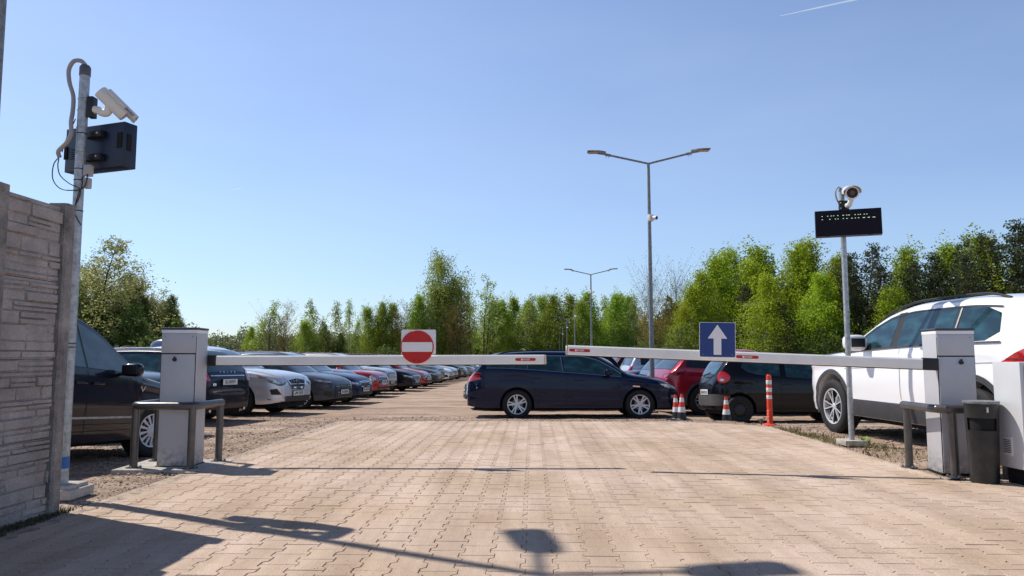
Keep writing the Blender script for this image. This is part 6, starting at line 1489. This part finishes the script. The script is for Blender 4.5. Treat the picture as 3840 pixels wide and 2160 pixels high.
for i, (xd, tp, Y, k, lb) in enumerate([(1868, 720, 84, 'pine_a', 'dark pine low among the birches right of the arrow sign'), (1978, 760, 78, 'pine_b', 'low dark pine before the sky gap'), (2150, 640, 84, 'pine_a', 'dark pine right of the display pole'), (2172, 618, 86, 'pine_b', 'pointed dark pine second right of the display pole'), (2198, 668, 82, 'pine_a', 'broader dark pine third right of the display pole'),
      (2305, 660, 84, 'pine_b', 'dark pine right of the lone birch among the pines'), (2335, 640, 85, 'pine_a', 'dark pine fourth from the right edge group'), (2402, 600, 86, 'pine_b', 'dark pine with long side twigs above the white SUV'), (2428, 640, 80, 'pine_a', 'lower dark pine above the white SUV'), (2500, 590, 82, 'pine_b', 'dark pine near the right edge, left of the tallest'),
      (2540, 560, 82, 'pine_a', 'tallest dark pine at the right edge'), (2572, 570, 84, 'pine_b', 'dark pine cut by the right edge of the photo'), (2610, 560, 84, 'pine_a', 'dark pine just beyond the right edge')]): T_(k, xd, tp, Y, lb, GP, 1.05)
# undergrowth and deep wood, which nobody could count
def wood(name, label, boxes, m, cat='wood', tr=True):
    C = []; S = []; T = []
    for (x0, x1, y0, y1, hlo, hhi, n, ls) in boxes:
        x = RNG.uniform(x0, x1, n); y = RNG.uniform(y0, y1, n)
        hx = hlo + (hhi - hlo) * (.5 + .5 * np.sin(x * .9 + y * .3)) * (.5 + .5 * np.sin(x * .37 + 1.3)); hx = hx * (1 + .18 * np.sin(x * 2.7 + 2) * np.sin(x * 1.1)) 
        f = RNG.random(n) ** .8; z = np.array([gh(a, b_) for a, b_ in zip(x[:1], y[:1])])[0] + f * hx
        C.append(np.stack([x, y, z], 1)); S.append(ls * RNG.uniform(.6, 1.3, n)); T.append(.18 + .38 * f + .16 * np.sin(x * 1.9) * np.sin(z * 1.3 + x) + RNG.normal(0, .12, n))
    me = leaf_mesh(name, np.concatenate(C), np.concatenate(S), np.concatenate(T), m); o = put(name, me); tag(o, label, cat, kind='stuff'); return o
wood('undergrowth', 'dark low undergrowth along the foot of the right-hand wood', [(17, 62, 76, 96, 1.5, 5.2, 42000, .22), (14, 30, 84, 100, 1.0, 4.0, 12000, .2)], LM_dark)
wood('deep_wood', 'dark mass of the deeper right-hand wood between the tree trunks', [(20, 75, 97, 104, 7.5, 11.5, 60000, .28)], LM_dark)
wood('middle_wood', 'dim green wood filling in behind the long row of birches', [(-20, 34, 165, 178, 7, 10.5, 42000, .36), (-20, 30, 140, 148, 1.2, 3.2, 14000, .25)], LM_soft)
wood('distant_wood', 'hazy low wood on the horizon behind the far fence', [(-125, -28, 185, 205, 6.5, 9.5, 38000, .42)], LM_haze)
wood('fence_scrub', 'green scrub behind the far fence at the left', [(-38, -18.4, 38, 46, 1.5, 3.6, 14000, .14), (-34, -10, 92, 100, .8, 3.0, 9000, .2)], LM_dark)
# trunks deep in the wood
# ------------------------------------------------------------------ small plants
def blades(name, label, spots, m, cat, n, h, kind='stuff', wd=.006):
    b = MB(); rnd = random.Random(4)
    for (cx_, cy_, rx_, ry_, nn) in spots:
        for _ in range(nn):
            x = rnd.gauss(cx_, rx_); y = rnd.gauss(cy_, ry_)
            if in_pav(x, y, -.02): continue
            z = gh(x, y) - .02; a = rnd.uniform(0, 6.28); hh = h * rnd.uniform(.4, 1.2); lx, ly = rnd.gauss(0, .35) * hh, rnd.gauss(0, .35) * hh; w = wd * rnd.uniform(.7, 1.4)
            dx, dy = math.cos(a) * w, math.sin(a) * w
            b.add([(x - dx, y - dy, z), (x + dx, y + dy, z), (x + lx * .4 + dx * .6, y + ly * .4 + dy * .6, z + hh * .6), (x + lx * .4 - dx * .6, y + ly * .4 - dy * .6, z + hh * .6), (x + lx, y + ly, z + hh)], [(0, 1, 2, 3), (3, 2, 4)], m)
    o = b.build(name, smooth=0); tag(o, label, cat, kind=kind)
M_grass = mat('grass_green', (.16, .21, .035), .8, col2=(.20, .16, .07), vscale=3); M_dry = mat('dry_grass', (.33, .25, .13), .9, col2=(.16, .12, .06), vscale=5)
blades('grass', 'short green and dry grass between the paving and the white SUV', [(3.87, 9.5, .10, .35, 800), (4.15, 8.6, .15, .3, 350), (3.8, 10.2, .08, .35, 500), (4.2, 7.6, .3, .4, 120)], M_grass, 'grass', 0, .024)
blades('dry_grass', 'dry grass tufts and dead stems beside the right-hand paving edge', [(3.95, 9.2, .2, .6, 260), (4.3, 7.5, .3, .4, 90), (3.9, 10.6, .15, .2, 80), (3.72, 7.9, .05, .3, 30)], M_dry, 'dry grass', 0, .06)
blades('fence_grass', 'tufts of dull grass and dirt along the foot of the near concrete fence', [(-2.98, 4.55, .05, .22, 900), (-3.0, 4.9, .05, .1, 260)], mat('dull_grass', (.12, .12, .06), .9, col2=(.06, .05, .03), vscale=6), 'grass', 0, .035)
# leafy weed at the foot of the right pole
t = thing('weed_plant', 'bright green leafy weed at the foot of the right pole', 'plant', (4.07, 8.66, gh(4.07, 8.66) - .01))
b = MB(); rnd = random.Random(8)
for k in range(26):
    a = rnd.uniform(0, 6.28); el = rnd.uniform(.5, 1.4); L_ = rnd.uniform(.08, .17); d = Vector((math.cos(a) * math.cos(el), math.sin(a) * math.cos(el), math.sin(el))); sd = d.cross(Vector((0, 0, 1))).normalized() * rnd.uniform(.012, .022)
    p1 = d * L_ * .5; p2 = d * L_ + Vector((0, 0, -.02)); b.add([(0, 0, 0), tuple(p1 + sd), tuple(p2), tuple(p1 - sd)], [(0, 1, 2, 3)], mat('weed_green', (.22, .38, .03), .6, var=.3, vscale=20))
b.build('leaves', t, smooth=0)
# litter: dark clump on the gravel behind the pole
for (x, y, lb) in [(5.05, 9.0, 'small dark withered plant on the gravel under the white SUV'), (3.78, 11.35, 'small dry brown plant right of the orange post')]:
    t = thing('withered_plant', lb, 'plant', (x, y, gh(x, y) - .01)); b = MB()
    for k in range(14):
        a = rnd.uniform(0, 6.28); d = Vector((math.cos(a) * .5, math.sin(a) * .5, 1)).normalized() * rnd.uniform(.05, .13); b.tube([(0, 0, 0), tuple(d * .6), tuple(d + Vector((0, 0, -.01)))], [.003, .002, .001], mat('withered', (.09, .06, .04), .9), 4)
        q = Vector(d); s_ = .016; b.add([(q.x - s_, q.y, q.z), (q.x, q.y + s_, q.z + .01), (q.x + s_, q.y, q.z), (q.x, q.y - s_, q.z - .01)], [(0, 1, 2, 3)], MATS['withered'])
    b.build('stems', t, smooth=0)
# ------------------------------------------------------------------ contrails high in the sky
def contrail(label, a, c, Y, w):
    P = []
    for (xd, yd) in (a, c):
        v = (724.5 - yd) / 1860; p = R(5.24); dy = math.cos(p) - v * math.sin(p); dz = math.sin(p) + v * math.cos(p); P.append(Vector((Y * ((xd - 1288) / 1860) / dy, Y, CAM_H + Y * dz / dy)))
    d = (P[1] - P[0]); n = 14; vs = []; sd = Vector((-d.z, 0, d.x)).normalized()
    for i in range(n + 1):
        q = P[0] + d * i / n; ww = w * (.25 + 1.2 * i / n) * random.uniform(.8, 1.2); vs += [tuple(q + sd * ww), tuple(q), tuple(q - sd * ww)]
    me = bpy.data.meshes.new('contrail'); me.from_pydata(vs, [], [f for i in range(n) for f in ((3 * i, 3 * i + 1, 3 * i + 4, 3 * i + 3), (3 * i + 1, 3 * i + 2, 3 * i + 5, 3 * i + 4))])
    at = me.attributes.new('tint', 'FLOAT', 'POINT'); at.data.foreach_set('value', [v_ for i in range(n + 1) for v_ in (0, .75 - .35 * i / n, 0)])
    if 'contrail_glow' not in MATS:
        m = bpy.data.materials.new('contrail_glow'); m.use_nodes = True; N = m.node_tree.nodes; L = m.node_tree.links
        for x in list(N): N.remove(x)
        o = N.new('ShaderNodeOutputMaterial'); e = N.new('ShaderNodeEmission'); e.inputs[0].default_value = (.9, .95, 1, 1); e.inputs[1].default_value = .95; tr = N.new('ShaderNodeBsdfTransparent'); mx = N.new('ShaderNodeMixShader'); a_ = N.new('ShaderNodeAttribute'); a_.attribute_name = 'tint'  # emission stands in for sunlight on the trail
        L.new(a_.outputs['Fac'], mx.inputs[0]); L.new(tr.outputs[0], mx.inputs[1]); L.new(e.outputs[0], mx.inputs[2]); L.new(mx.outputs[0], o.inputs[0]); MATS['contrail_glow'] = m
    me.materials.append(MATS['contrail_glow']); tag(put('contrail', me), label, 'contrail')
contrail('long white aircraft trail in the sky at the top right', (1962, 40), (2200, -12), 4000, 7)
contrail('short faint aircraft trail in the sky left of centre', (576, 479), (606, 474), 4000, 3)
